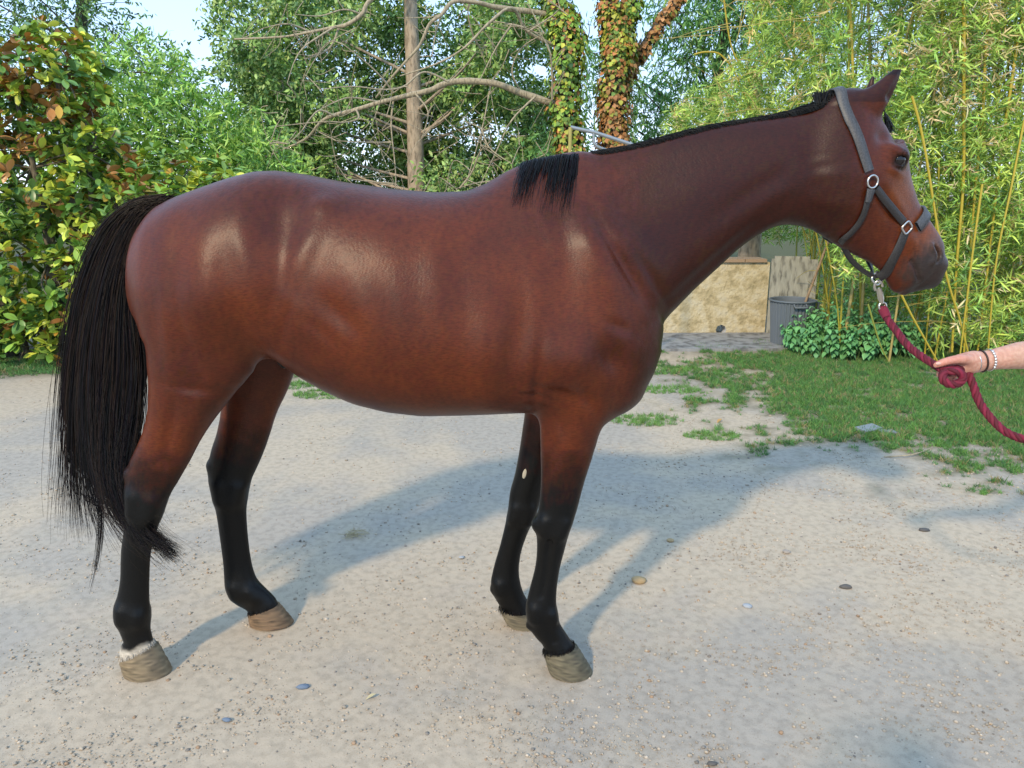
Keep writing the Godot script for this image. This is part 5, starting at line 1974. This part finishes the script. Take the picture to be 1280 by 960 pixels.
func build_halter() -> void:
	var leather := mat(lin(0.048, 0.044, 0.043), 0.5)
	leather.uv1_triplanar = true
	leather.uv1_scale = Vector3(20, 20, 20)
	leather.albedo_texture = noise_tex(0.03, FastNoiseLite.TYPE_SIMPLEX, 4, [[0.0, grey(0.55)], [1.0, grey(1.0)]], 256, 33)
	leather.normal_enabled = true
	leather.normal_texture = noise_tex(0.06, FastNoiseLite.TYPE_SIMPLEX, 3, [], 256, 34, 4.0)
	leather.normal_scale = 0.4
	var worn := leather.duplicate()
	worn.albedo_color = lin(0.10, 0.098, 0.10)
	var steel := mat(lin(0.62, 0.6, 0.56), 0.28, 1.0)
	var base := on_head(1088, 226)
	var t := thing("halter", "dark grey leather halter with steel rings on the horse's head", "halter", Vector3.ZERO)
	var run := []
	for q in [[1061, 149], [1066, 159], [1073, 176], [1079, 195], [1085, 214]]:
		var h := on_head(q[0], q[1], 0.005)
		if h.size(): run.append(h)
	# over the poll
	var top := []
	for k in 5:
		var a := lerpf(0.04, -0.04, k / 4.0)
		var from := Vector3(P(1046, 100, Z0).x, 2.0, Z0) + head_side * a
		var p := head_field.hit(from, Vector3.DOWN, 1.0)
		if p != Vector3.INF: top.append([p + Vector3(0, 0.012, 0), (head_field.grad(p) + Vector3.UP).normalized()])
	var whole := run.duplicate()
	whole.reverse()
	whole.append_array(top)
	whole.append_array(mirrored(run))
	strap_of("crownpiece", whole, 0.031, 0.031, 0.007, worn, t)
	# round rings below the crownpiece
	for sg in [1.0, -1.0]:
		var c := on_head(1088, 227, 0.009)
		if sg < 0: c = mirrored([c])[0]
		ring_at("ring", c[0], c[1], 0.018, 0.003, false, steel, t)
	# straps of either side
	for line in [["cheek_strap", [[1094, 235], [1103, 247], [1112, 258], [1121, 269], [1128, 277]], 0.022, 0.024, leather], ["throat_strap", [[1086, 238], [1083, 250], [1080, 262], [1074, 276], [1064, 289], [1054, 298]], 0.021, 0.019, leather], ["noseband_side", [[1130, 290], [1125, 303], [1119, 316], [1113, 328], [1107, 340]], 0.03, 0.03, leather], ["keeper", [[1086, 236], [1084, 244], [1082, 252]], 0.029, 0.018, worn]]:
		run = []
		for q in line[1]:
			var h := on_head(q[0], q[1], 0.005 if line[0] != "keeper" else 0.010)
			if h.size(): run.append(h)
		if line[0] == "noseband_side": run.append([HP(1098, 347, 0.012), Vector3(-0.3, -0.2, 1)])
		if line[0] == "throat_strap": run.append([HP(1050, 304, 0.02), Vector3(-0.5, -0.8, 0.2)])
		strap_of(line[0], run, line[2], line[3], 0.006, line[4], t)
		strap_of(line[0], mirrored(run), line[2], line[3], 0.006, line[4], t)
	# across the nose
	var cn := HP(1121, 288, 0.0)
	var e1 := (HP(1156, 258, 0.0) - cn).normalized()
	run = []
	for k in 13:
		var a := lerpf(1.25, -1.25, k / 12.0)
		var d := (e1 * cos(a) + head_side * sin(a)).normalized()
		var p := head_field.hit(cn + d * 0.22, -d, 0.22)
		if p != Vector3.INF: run.append([p + head_field.grad(p) * 0.007, head_field.grad(p)])
	strap_of("noseband", run, 0.034, 0.034, 0.011, worn, t)
	for sg in [1.0, -1.0]:
		var c := on_head(1131, 284, 0.009)
		if sg < 0: c = mirrored([c])[0]
		ring_at("square_ring", c[0], c[1], 0.0155, 0.003, true, steel, t)
	# loose chin strap from the throat to the lead ring
	run = []
	for q in [[1053, 300, 0.015], [1057, 313, 0.008], [1065, 326, 0.004], [1077, 337, 0.002], [1088, 344, 0.0], [1096, 347, 0.0]]:
		run.append([HP(q[0], q[1], q[2]), Vector3(-0.5, -0.7, 0.5)])
	strap_of("chin_strap", run, 0.021, 0.019, 0.006, leather, t)
	ring_at("lead_ring", HP(1097, 348, 0.002), Vector3(0.2, 0.1, 1).normalized(), 0.017, 0.0035, true, steel, t)

func build_rope() -> void:
	var t := thing("lead_rope", "braided dark red lead rope looped through the handler's fist", "rope", Vector3.ZERO)
	var steel := mat(lin(0.66, 0.62, 0.54), 0.3, 1.0)
	var zh := HP(1103, 388, 0.0).z
	var a := HP(1097, 352, 0.004)
	var b := HP(1104, 387, 0.0)
	# snap: bolt, hook and swivel
	var s := Soup.new()
	var d := b - a
	s.tube([a + d * 0.22, a + d * 0.3, a + d * 0.42, a + d * 0.6, a + d * 0.7, a + d * 0.78], [0.004, 0.0085, 0.0095, 0.0095, 0.007, 0.004], 12)
	var side := d.normalized().cross(Vector3(0, 0, 1)).normalized()
	var hook := []
	for k in 13:
		var an := lerpf(-0.6, PI + 0.4, k / 12.0)
		hook.append(a + d * 0.16 + side * cos(an) * 0.013 - d.normalized() * sin(an) * 0.018)
	var hr := []
	for k in 13: hr.append(0.0042)
	s.tube(hook, hr, 8)
	var snap := part("snap_hook", s.mesh(), steel, t)
	ring_at("swivel", a + d * 0.88, Vector3(0.1, 0.1, 1).normalized(), 0.012, 0.0035, false, steel, snap)
	# the rope itself, three twisted strands
	var path := [b + Vector3(-0.002, 0.004, 0)]
	var hand_z := -2.2
	for q in [[1109, 398, 0.1], [1121, 414, 0.3], [1134, 431, 0.5], [1150, 444, 0.7], [1167, 455, 0.9], [1178, 462, 1.0]]:
		path.append(P(q[0], q[1], lerpf(zh, hand_z + 0.03, q[2])))
	# loop round the fingers
	for q in [[1184, 465, 0.05], [1194, 464, 0.062], [1202, 468, 0.066], [1203, 475, 0.068], [1196, 480, 0.07], [1186, 480, 0.07], [1179, 475, 0.066], [1179, 468, 0.056], [1186, 463, 0.04], [1198, 461, 0.012], [1208, 464, 0.0]]:
		path.append(P(q[0], q[1], hand_z + q[2]))
	for q in [[1215, 478, 0.03], [1224, 502, 0.06], [1238, 522, 0.1], [1256, 539, 0.14], [1280, 549, 0.18], [1310, 552, 0.22]]:
		path.append(P(q[0], q[1], hand_z + q[2]))
	path.append(Vector3(1.72, 0.86, -1.9))
	path.append(Vector3(1.80, 0.86, -1.82))
	path.append(Vector3(1.86, 0.80, -1.80))
	path.append(Vector3(1.85, 0.55, -1.78))
	path.append(Vector3(1.86, 0.30, -1.76))
	var fine := spline(path, 10)
	var even := [fine[0]]
	for p in fine:
		if p.distance_to(even[even.size() - 1]) > 0.006: even.append(p)
	var m := mat(Color.WHITE, 0.8)
	m.vertex_color_use_as_albedo = true
	var so := Soup.new()
	for k in 4:
		var pts := []
		var rad := []
		var run := 0.0
		var X := Vector3(0.2, 0.1, 1).normalized()
		for i in even.size():
			var dd: Vector3 = (even[min(i + 1, even.size() - 1)] - even[max(i - 1, 0)]).normalized()
			X = (X - dd * X.dot(dd)).normalized()
			var an := run * 95.0 + TAU * k / 4.0
			pts.append(even[i] + (X * cos(an) + dd.cross(X) * sin(an)) * 0.0062)
			rad.append(0.0064)
			if i + 1 < even.size(): run += even[i].distance_to(even[i + 1])
		so.tube(pts, rad, 6, [Color(0.11, 0.005, 0.016), Color(0.19, 0.010, 0.032), Color(0.09, 0.004, 0.013), Color(0.15, 0.008, 0.025)][k])
	var rp := part("rope", so.mesh(), m, t)
	# whipped end at the snap
	so = Soup.new()
	so.tube([b + Vector3(-0.001, 0.012, 0), b, path[1].lerp(b, 0.6), path[1]], [0.009, 0.0155, 0.0155, 0.013], 10, Color(0.17, 0.009, 0.028))
	part("whipping", so.mesh(), m, rp)

func skin_mat() -> StandardMaterial3D:
	var m := mat(Color.WHITE, 0.55)
	m.vertex_color_use_as_albedo = true
	m.subsurf_scatter_enabled = true
	m.subsurf_scatter_strength = 0.12
	m.uv1_triplanar = true
	m.uv1_scale = Vector3(12, 12, 12)
	m.albedo_texture = noise_tex(0.02, FastNoiseLite.TYPE_SIMPLEX, 4, [[0.0, Color(0.88, 0.8, 0.78)], [1.0, Color(1, 1, 1)]], 256, 44)
	return m

func J(p: Vector3, r: float, w := -1.0) -> Array:
	return [p, r, r if w < 0 else w, 0.0, Vector3.UP]

# a standing figure: joints in metres, facing dir; arms given as joint lists
func person_body(f: Field, at: Vector3, facing: Vector3, arms: Array, tall: float) -> void:
	var right := facing.cross(Vector3.UP)
	var k := tall / 1.68
	var o := func(r: float, u: float, fw: float) -> Vector3: return at + right * r * k + Vector3.UP * u * k + facing * fw * k
	for sg in [-1.0, 1.0]:
		f.chain([J(o.call(0.09 * sg, 0.88, 0.0), 0.095), J(o.call(0.10 * sg, 0.68, 0.01), 0.078), J(o.call(0.105 * sg, 0.47, 0.02), 0.058), J(o.call(0.11 * sg, 0.33, -0.01), 0.056), J(o.call(0.115 * sg, 0.09, -0.02), 0.04)], right, 0.04, 3)
		f.chain([J(o.call(0.115 * sg, 0.045, -0.04), 0.045), J(o.call(0.12 * sg, 0.045, 0.06), 0.044), J(o.call(0.13 * sg, 0.035, 0.16), 0.035)], right, 0.025, 3)
	f.chain([[o.call(0, 0.86, 0), 0.10, 0.165, 0.0, facing], [o.call(0, 0.98, 0), 0.10, 0.15, 0.0, facing], [o.call(0, 1.10, 0.0), 0.095, 0.135, 0.0, facing], [o.call(0, 1.25, 0.01), 0.11, 0.15, 0.0, facing], [o.call(0, 1.36, 0.0), 0.09, 0.15, 0.0, facing], [o.call(0, 1.41, -0.01), 0.06, 0.09, 0.0, facing]], right, 0.05, 3)
	f.chain([J(o.call(0, 1.38, -0.01), 0.055), J(o.call(0, 1.50, 0.01), 0.048)], right, 0.03, 2)
	f.chain([[o.call(0, 1.49, 0.045), 0.055, 0.05, 0.0, facing], [o.call(0, 1.55, 0.03), 0.088, 0.068, 0.0, facing], [o.call(0, 1.62, 0.02), 0.095, 0.074, 0.0, facing], [o.call(0, 1.645, 0.015), 0.06, 0.05, 0.0, facing]], right, 0.02, 3)
	for a in arms: f.chain(a, Vector3(0, 0, 1), 0.035, 3)

func person_mesh(f: Field, at: Vector3, facing: Vector3, tall: float, shirt: Color, trousers: Color, sleeve: float, arms: Array) -> ArrayMesh:
	var m := f.nets()
	var v := relax(m.v, m.q, 1, 0.5)
	var n := normals_of(v, m.q)
	var cols := PackedColorArray()
	var k := tall / 1.68
	for i in v.size():
		var y := (v[i].y - at.y) / k
		var c := Color(0.50, 0.29, 0.21)
		var near_arm := 9.0
		for a in arms:
			for q in range(1, a.size()): near_arm = minf(near_arm, Geometry3D.get_closest_point_to_segment(v[i], a[q - 1][0], a[q][0]).distance_to(v[i]) - a[q][1])
		var on_torso := Vector2(v[i].x - at.x, v[i].z - at.z).length() < sleeve
		if on_torso:
			if y < 0.085: c = Color(0.06, 0.05, 0.045)
			elif y < 0.95: c = trousers
			elif y < 1.43: c = shirt
		cols.append(c)
	return array_mesh(v, n, tris(m.q), cols)

func head_details(t: Node3D, at: Vector3, facing: Vector3, tall: float, hair: Color, m: Material) -> void:
	var k := tall / 1.68
	var right := facing.cross(Vector3.UP)
	var c := at + Vector3.UP * 1.575 * k + facing * 0.02
	var f := Field.new(c - Vector3(0.2, 0.42, 0.2), c + Vector3(0.2, 0.2, 0.2), 0.008)
	f.chain([[c + Vector3(0, 0.07, 0) - facing * 0.005, 0.103, 0.086, 0.0, facing], [c - facing * 0.045, 0.07, 0.084, 0.0, facing], [c - Vector3(0, 0.1, 0) - facing * 0.07, 0.045, 0.05, 0.0, facing], [c - Vector3(0, 0.26, 0) - facing * 0.085, 0.03, 0.035, 0.0, facing]], right, 0.03, 3)
	var hn := f.nets()
	var v := relax(hn.v, hn.q, 1, 0.5)
	var hm := mat(hair.linear_to_srgb(), 0.5)
	part("hair", array_mesh(v, normals_of(v, hn.q), tris(hn.q)), hm, t)
	f = Field.new(c - Vector3(0.16, 0.16, 0.16), c + Vector3(0.16, 0.1, 0.16), 0.004)
	f.chain([J(c + facing * 0.093 + Vector3(0, -0.005, 0), 0.009), J(c + facing * 0.106 + Vector3(0, -0.034, 0), 0.014)], right, 0.01, 2)
	f.chain([[c + facing * 0.085 + Vector3(0, -0.066, 0) - right * 0.02, 0.009, 0.008, 0.0, Vector3.UP], [c + facing * 0.092 + Vector3(0, -0.066, 0), 0.011, 0.01, 0.0, Vector3.UP], [c + facing * 0.085 + Vector3(0, -0.066, 0) + right * 0.02, 0.009, 0.008, 0.0, Vector3.UP]], facing, 0.008, 2)
	for sg in [-1.0, 1.0]: f.chain([J(c + right * 0.078 * sg + Vector3(0, 0.01, 0), 0.016, 0.01), J(c + right * 0.078 * sg + Vector3(0, -0.025, 0), 0.012, 0.008)], right, 0.01, 2)
	hn = f.nets()
	v = relax(hn.v, hn.q, 1, 0.5)
	var cols := PackedColorArray()
	for p in v: cols.append(Color(0.48, 0.26, 0.19))
	part("face", array_mesh(v, normals_of(v, hn.q), tris(hn.q), cols), m, t)
	for sg in [-1.0, 1.0]:
		var sp := SphereMesh.new()
		sp.radius = 0.011
		sp.height = 0.022
		var e := part("eye", sp, M.eye, t)
		e.position = c + facing * 0.085 + right * 0.031 * sg + Vector3(0, 0.002, 0)

func build_people() -> void:
	var skin := skin_mat()
	# the handler, whose arm reaches in from the right
	var zh := -2.2
	var wrist := P(1224, 452, zh)
	var elbow := Vector3(1.70, 1.095, -2.22)
	var stand := Vector3(2.02, 0, -2.02)
	var facing := Vector3(-1, 0, 0)
	var shoulder := Vector3(2.0, 1.36, -2.17)
	var t := thing("person", "person in a grey shirt reaching a bare forearm out to hold the red lead rope", "person", Vector3.ZERO)
	var arm := [J(P(1216, 453, zh), 0.028, 0.022), J(wrist, 0.0285, 0.024), J(P(1240, 449.5, zh), 0.030, 0.026), J(P(1262, 446, zh), 0.036, 0.032), J(P(1285, 443.5, zh), 0.041, 0.038), J(elbow, 0.040), J(elbow.lerp(shoulder, 0.5), 0.046), J(shoulder, 0.058)]
	var other := [J(Vector3(1.85, 0.86, -1.80), 0.03), J(Vector3(1.90, 0.90, -1.80), 0.027), J(Vector3(2.04, 1.06, -1.80), 0.038), J(Vector3(2.06, 1.22, -1.83), 0.044), J(Vector3(2.0, 1.36, -1.87), 0.056)]
	var f := Field.new(Vector3(1.24, -0.01, -2.36), Vector3(2.34, 1.78, -1.66), 0.012)
	person_body(f, stand, facing, [arm.slice(3), other], 1.68)
	# the arm and the hand are meshed finer
	var g := Field.new(Vector3(1.20, 0.93, zh - 0.09), Vector3(1.60, 1.16, zh + 0.11), 0.0036)
	g.chain(arm.slice(0, 6), Vector3(0, 0, 1), 0.02, 3)
	g.chain([J(P(1217, 452, zh), 0.029, 0.02), J(P(1204, 455, zh - 0.002), 0.033, 0.019), J(P(1190, 459, zh - 0.004), 0.031, 0.016)], Vector3(0, 0, 1), 0.02, 3)
	g.chain([J(P(1214, 450, zh + 0.012), 0.016), J(P(1200, 449, zh + 0.026), 0.0135), J(P(1184, 451.5, zh + 0.034), 0.0115), J(P(1175, 454.5, zh + 0.034), 0.0105), J(P(1170, 456.5, zh + 0.033), 0.008)], Vector3(0, 0, 1), 0.012, 3)
	for q in [[[1188, 453], [1175, 459], [1178, 463], [1190, 462.5], 0.0092, 0.0], [[1187, 460], [1175, 466.5], [1180, 470], [1193, 469], 0.0095, 0.002], [[1189, 467], [1179, 473], [1185, 477], [1197, 475.5], 0.009, 0.0], [[1193, 472], [1186, 478], [1192, 482], [1202, 480.5], 0.0078, -0.004]]:
		g.chain([J(P(q[0][0], q[0][1], zh - 0.006), q[4] * 1.1), J(P(q[1][0], q[1][1], zh + 0.004), q[4] * 1.05), J(P(q[2][0], q[2][1], zh + 0.03 + q[5]), q[4]), J(P(q[3][0], q[3][1], zh + 0.036 + q[5]), q[4] * 0.82)], Vector3(0, 0, 1), 0.005, 3)
	var body := person_mesh(f, stand, facing, 1.68, Color(0.12, 0.13, 0.15), Color(0.05, 0.07, 0.12), 0.26, [arm, other])
	var hn := g.nets()
	var v := relax(hn.v, hn.q, 1, 0.4)
	var cols := PackedColorArray()
	var tip := P(1169, 456, zh + 0.04)
	for p in v: cols.append(Color(0.60, 0.36, 0.27).lerp(Color(0.62, 0.30, 0.22), smoothstep(1.36, 1.27, p.x)))
	var arr1 := body.surface_get_arrays(0)
	var vs: PackedVector3Array = arr1[Mesh.ARRAY_VERTEX]
	var ns: PackedVector3Array = arr1[Mesh.ARRAY_NORMAL]
	var cs: PackedColorArray = arr1[Mesh.ARRAY_COLOR]
	var ix: PackedInt32Array = arr1[Mesh.ARRAY_INDEX]
	var b0 := vs.size()
	vs.append_array(v)
	ns.append_array(normals_of(v, hn.q))
	cs.append_array(cols)
	for i in tris(hn.q): ix.append(i + b0)
	part("body", array_mesh(vs, ns, ix, cs), skin, t)
	head_details(t, stand, facing, 1.68, Color(0.05, 0.03, 0.02), skin)
	# thumb nail
	var nail := SphereMesh.new()
	nail.radius = 0.006
	nail.height = 0.012
	var no := part("thumbnail", nail, mat(lin(0.68, 0.42, 0.35), 0.3), t)
	no.transform = Transform3D(Basis.from_scale(Vector3(1.2, 0.7, 0.35)), P(1173, 454.5, zh + 0.0435))
	# bracelets
	for q in [[1227, 451.5, 0.031, 0.0028, Color(0.03, 0.015, 0.012), 0.6, 0.0, "bracelet"], [1219, 452.5, 0.0305, 0.0016, Color(0.7, 0.7, 0.7), 0.25, 1.0, "bracelet"], [1236, 450, 0.0325, 0.0015, Color(0.7, 0.7, 0.7), 0.25, 1.0, "bracelet"]]:
		var c := P(q[0], q[1], zh)
		var ax := Vector3(-1, -0.10, 0.12).normalized()
		var s := Soup.new()
		var pts := []
		var rad := []
		var X := Vector3.UP
		for k in 25:
			var an := TAU * k / 24.0
			pts.append(c + (Vector3.UP * cos(an) * q[2] + Vector3(0.12, 0, 1).normalized() * sin(an) * (q[2] - 0.004)) + ax * 0.004 * cos(an))
			rad.append(q[3])
		s.tube(pts, rad, 6, Color.WHITE, false)
		var o := part(q[7], s.mesh(), mat(q[4].linear_to_srgb(), q[5], q[6]), t)
		if q[0] == 1236:
			for k in 7:
				var bead := SphereMesh.new()
				bead.radius = 0.0042
				bead.height = 0.0084
				bead.radial_segments = 12
				bead.rings = 6
				part("bead", bead, mat(lin(0.72, 0.72, 0.7), 0.25, 0.8), o).position = pts[(k + 2) % 24]
	# the photographer, whose shadow falls into the picture
	stand = Vector3(-0.02, 0, 0.34)
	facing = Vector3(0, 0, -1)
	var ra := [J(Vector3(0.075, 1.545, 0.05), 0.028), J(Vector3(0.085, 1.50, 0.10), 0.026), J(Vector3(0.24, 1.28, 0.22), 0.036), J(Vector3(0.20, 1.36, 0.30), 0.042), J(Vector3(0.16, 1.44, 0.35), 0.055)]
	var la := []
	for q in ra: la.append(J(Vector3(-q[0].x - 0.04, q[0].y, q[0].z), q[1]))
	f = Field.new(Vector3(-0.42, -0.01, -0.02), Vector3(0.4, 1.92, 0.56), 0.013)
	person_body(f, stand, facing, [ra, la], 1.78)
	t = thing("person", "person in a dark shirt standing and holding up a phone in both hands", "person", Vector3.ZERO)
	part("body", person_mesh(f, stand, facing, 1.78, Color(0.05, 0.055, 0.08), Color(0.06, 0.07, 0.1), 0.25, [ra, la]), skin, t)
	head_details(t, stand, facing, 1.78, Color(0.06, 0.04, 0.03), skin)
	var so := Soup.new()
	so.box(Vector3.ZERO, Vector3(0.155, 0.074, 0.008))
	var ph := part("phone", so.mesh(), mat(lin(0.02, 0.02, 0.022), 0.3))
	ph.position = Vector3(-0.015, 1.55, 0.022)
	tag(ph, "black phone held up flat in both hands", "phone")

func set_view() -> void:
	var cam := Camera3D.new()
	cam.name = "camera"
	cam.position = Vector3(0, CAM_H, 0)
	cam.rotation_degrees = Vector3(-PITCH, 0, 0)
	cam.fov = FOV
	cam.near = 0.02
	cam.far = 900.0
	add_child(cam)
	cam.current = true
	var env := Environment.new()
	env.background_mode = Environment.BG_SKY
	var sky := Sky.new()
	var sm := ProceduralSkyMaterial.new()
	sm.sky_top_color = lin(0.37, 0.57, 0.86)
	sm.sky_horizon_color = lin(0.84, 0.91, 0.97)
	sm.sky_curve = 0.055
	sm.ground_bottom_color = lin(0.3, 0.28, 0.24)
	sm.ground_horizon_color = lin(0.5, 0.5, 0.48)
	sm.sun_angle_max = 30.0
	sm.sky_energy_multiplier = 1.2
	sky.sky_material = sm
	env.sky = sky
	env.tonemap_mode = Environment.TONE_MAPPER_LINEAR
	env.tonemap_exposure = 1.35
	env.sdfgi_enabled = true
	env.ssao_enabled = true
	env.ssil_enabled = true
	var we := WorldEnvironment.new()
	we.name = "air"
	we.environment = env
	add_child(we)
	var sun := DirectionalLight3D.new()
	sun.name = "sun"
	sun.light_energy = 0.82
	sun.light_color = Color(1.0, 0.92, 0.78)
	sun.light_angular_distance = 3.2
	sun.shadow_enabled = true
	add_child(sun)
	# shadows run away from the camera and to the right; the sun stands 35 degrees high
	var to := Vector3(0.47 * cos(deg_to_rad(35.0)), -sin(deg_to_rad(35.0)), -0.88 * cos(deg_to_rad(35.0)))
	sun.look_at_from_position(Vector3.ZERO, to, Vector3.UP)

func _ready() -> void:
	rng.seed = 7
	set_view()
	make_materials()
	build_setting()
	build_horse()
	build_halter()
	build_rope()
	build_people()
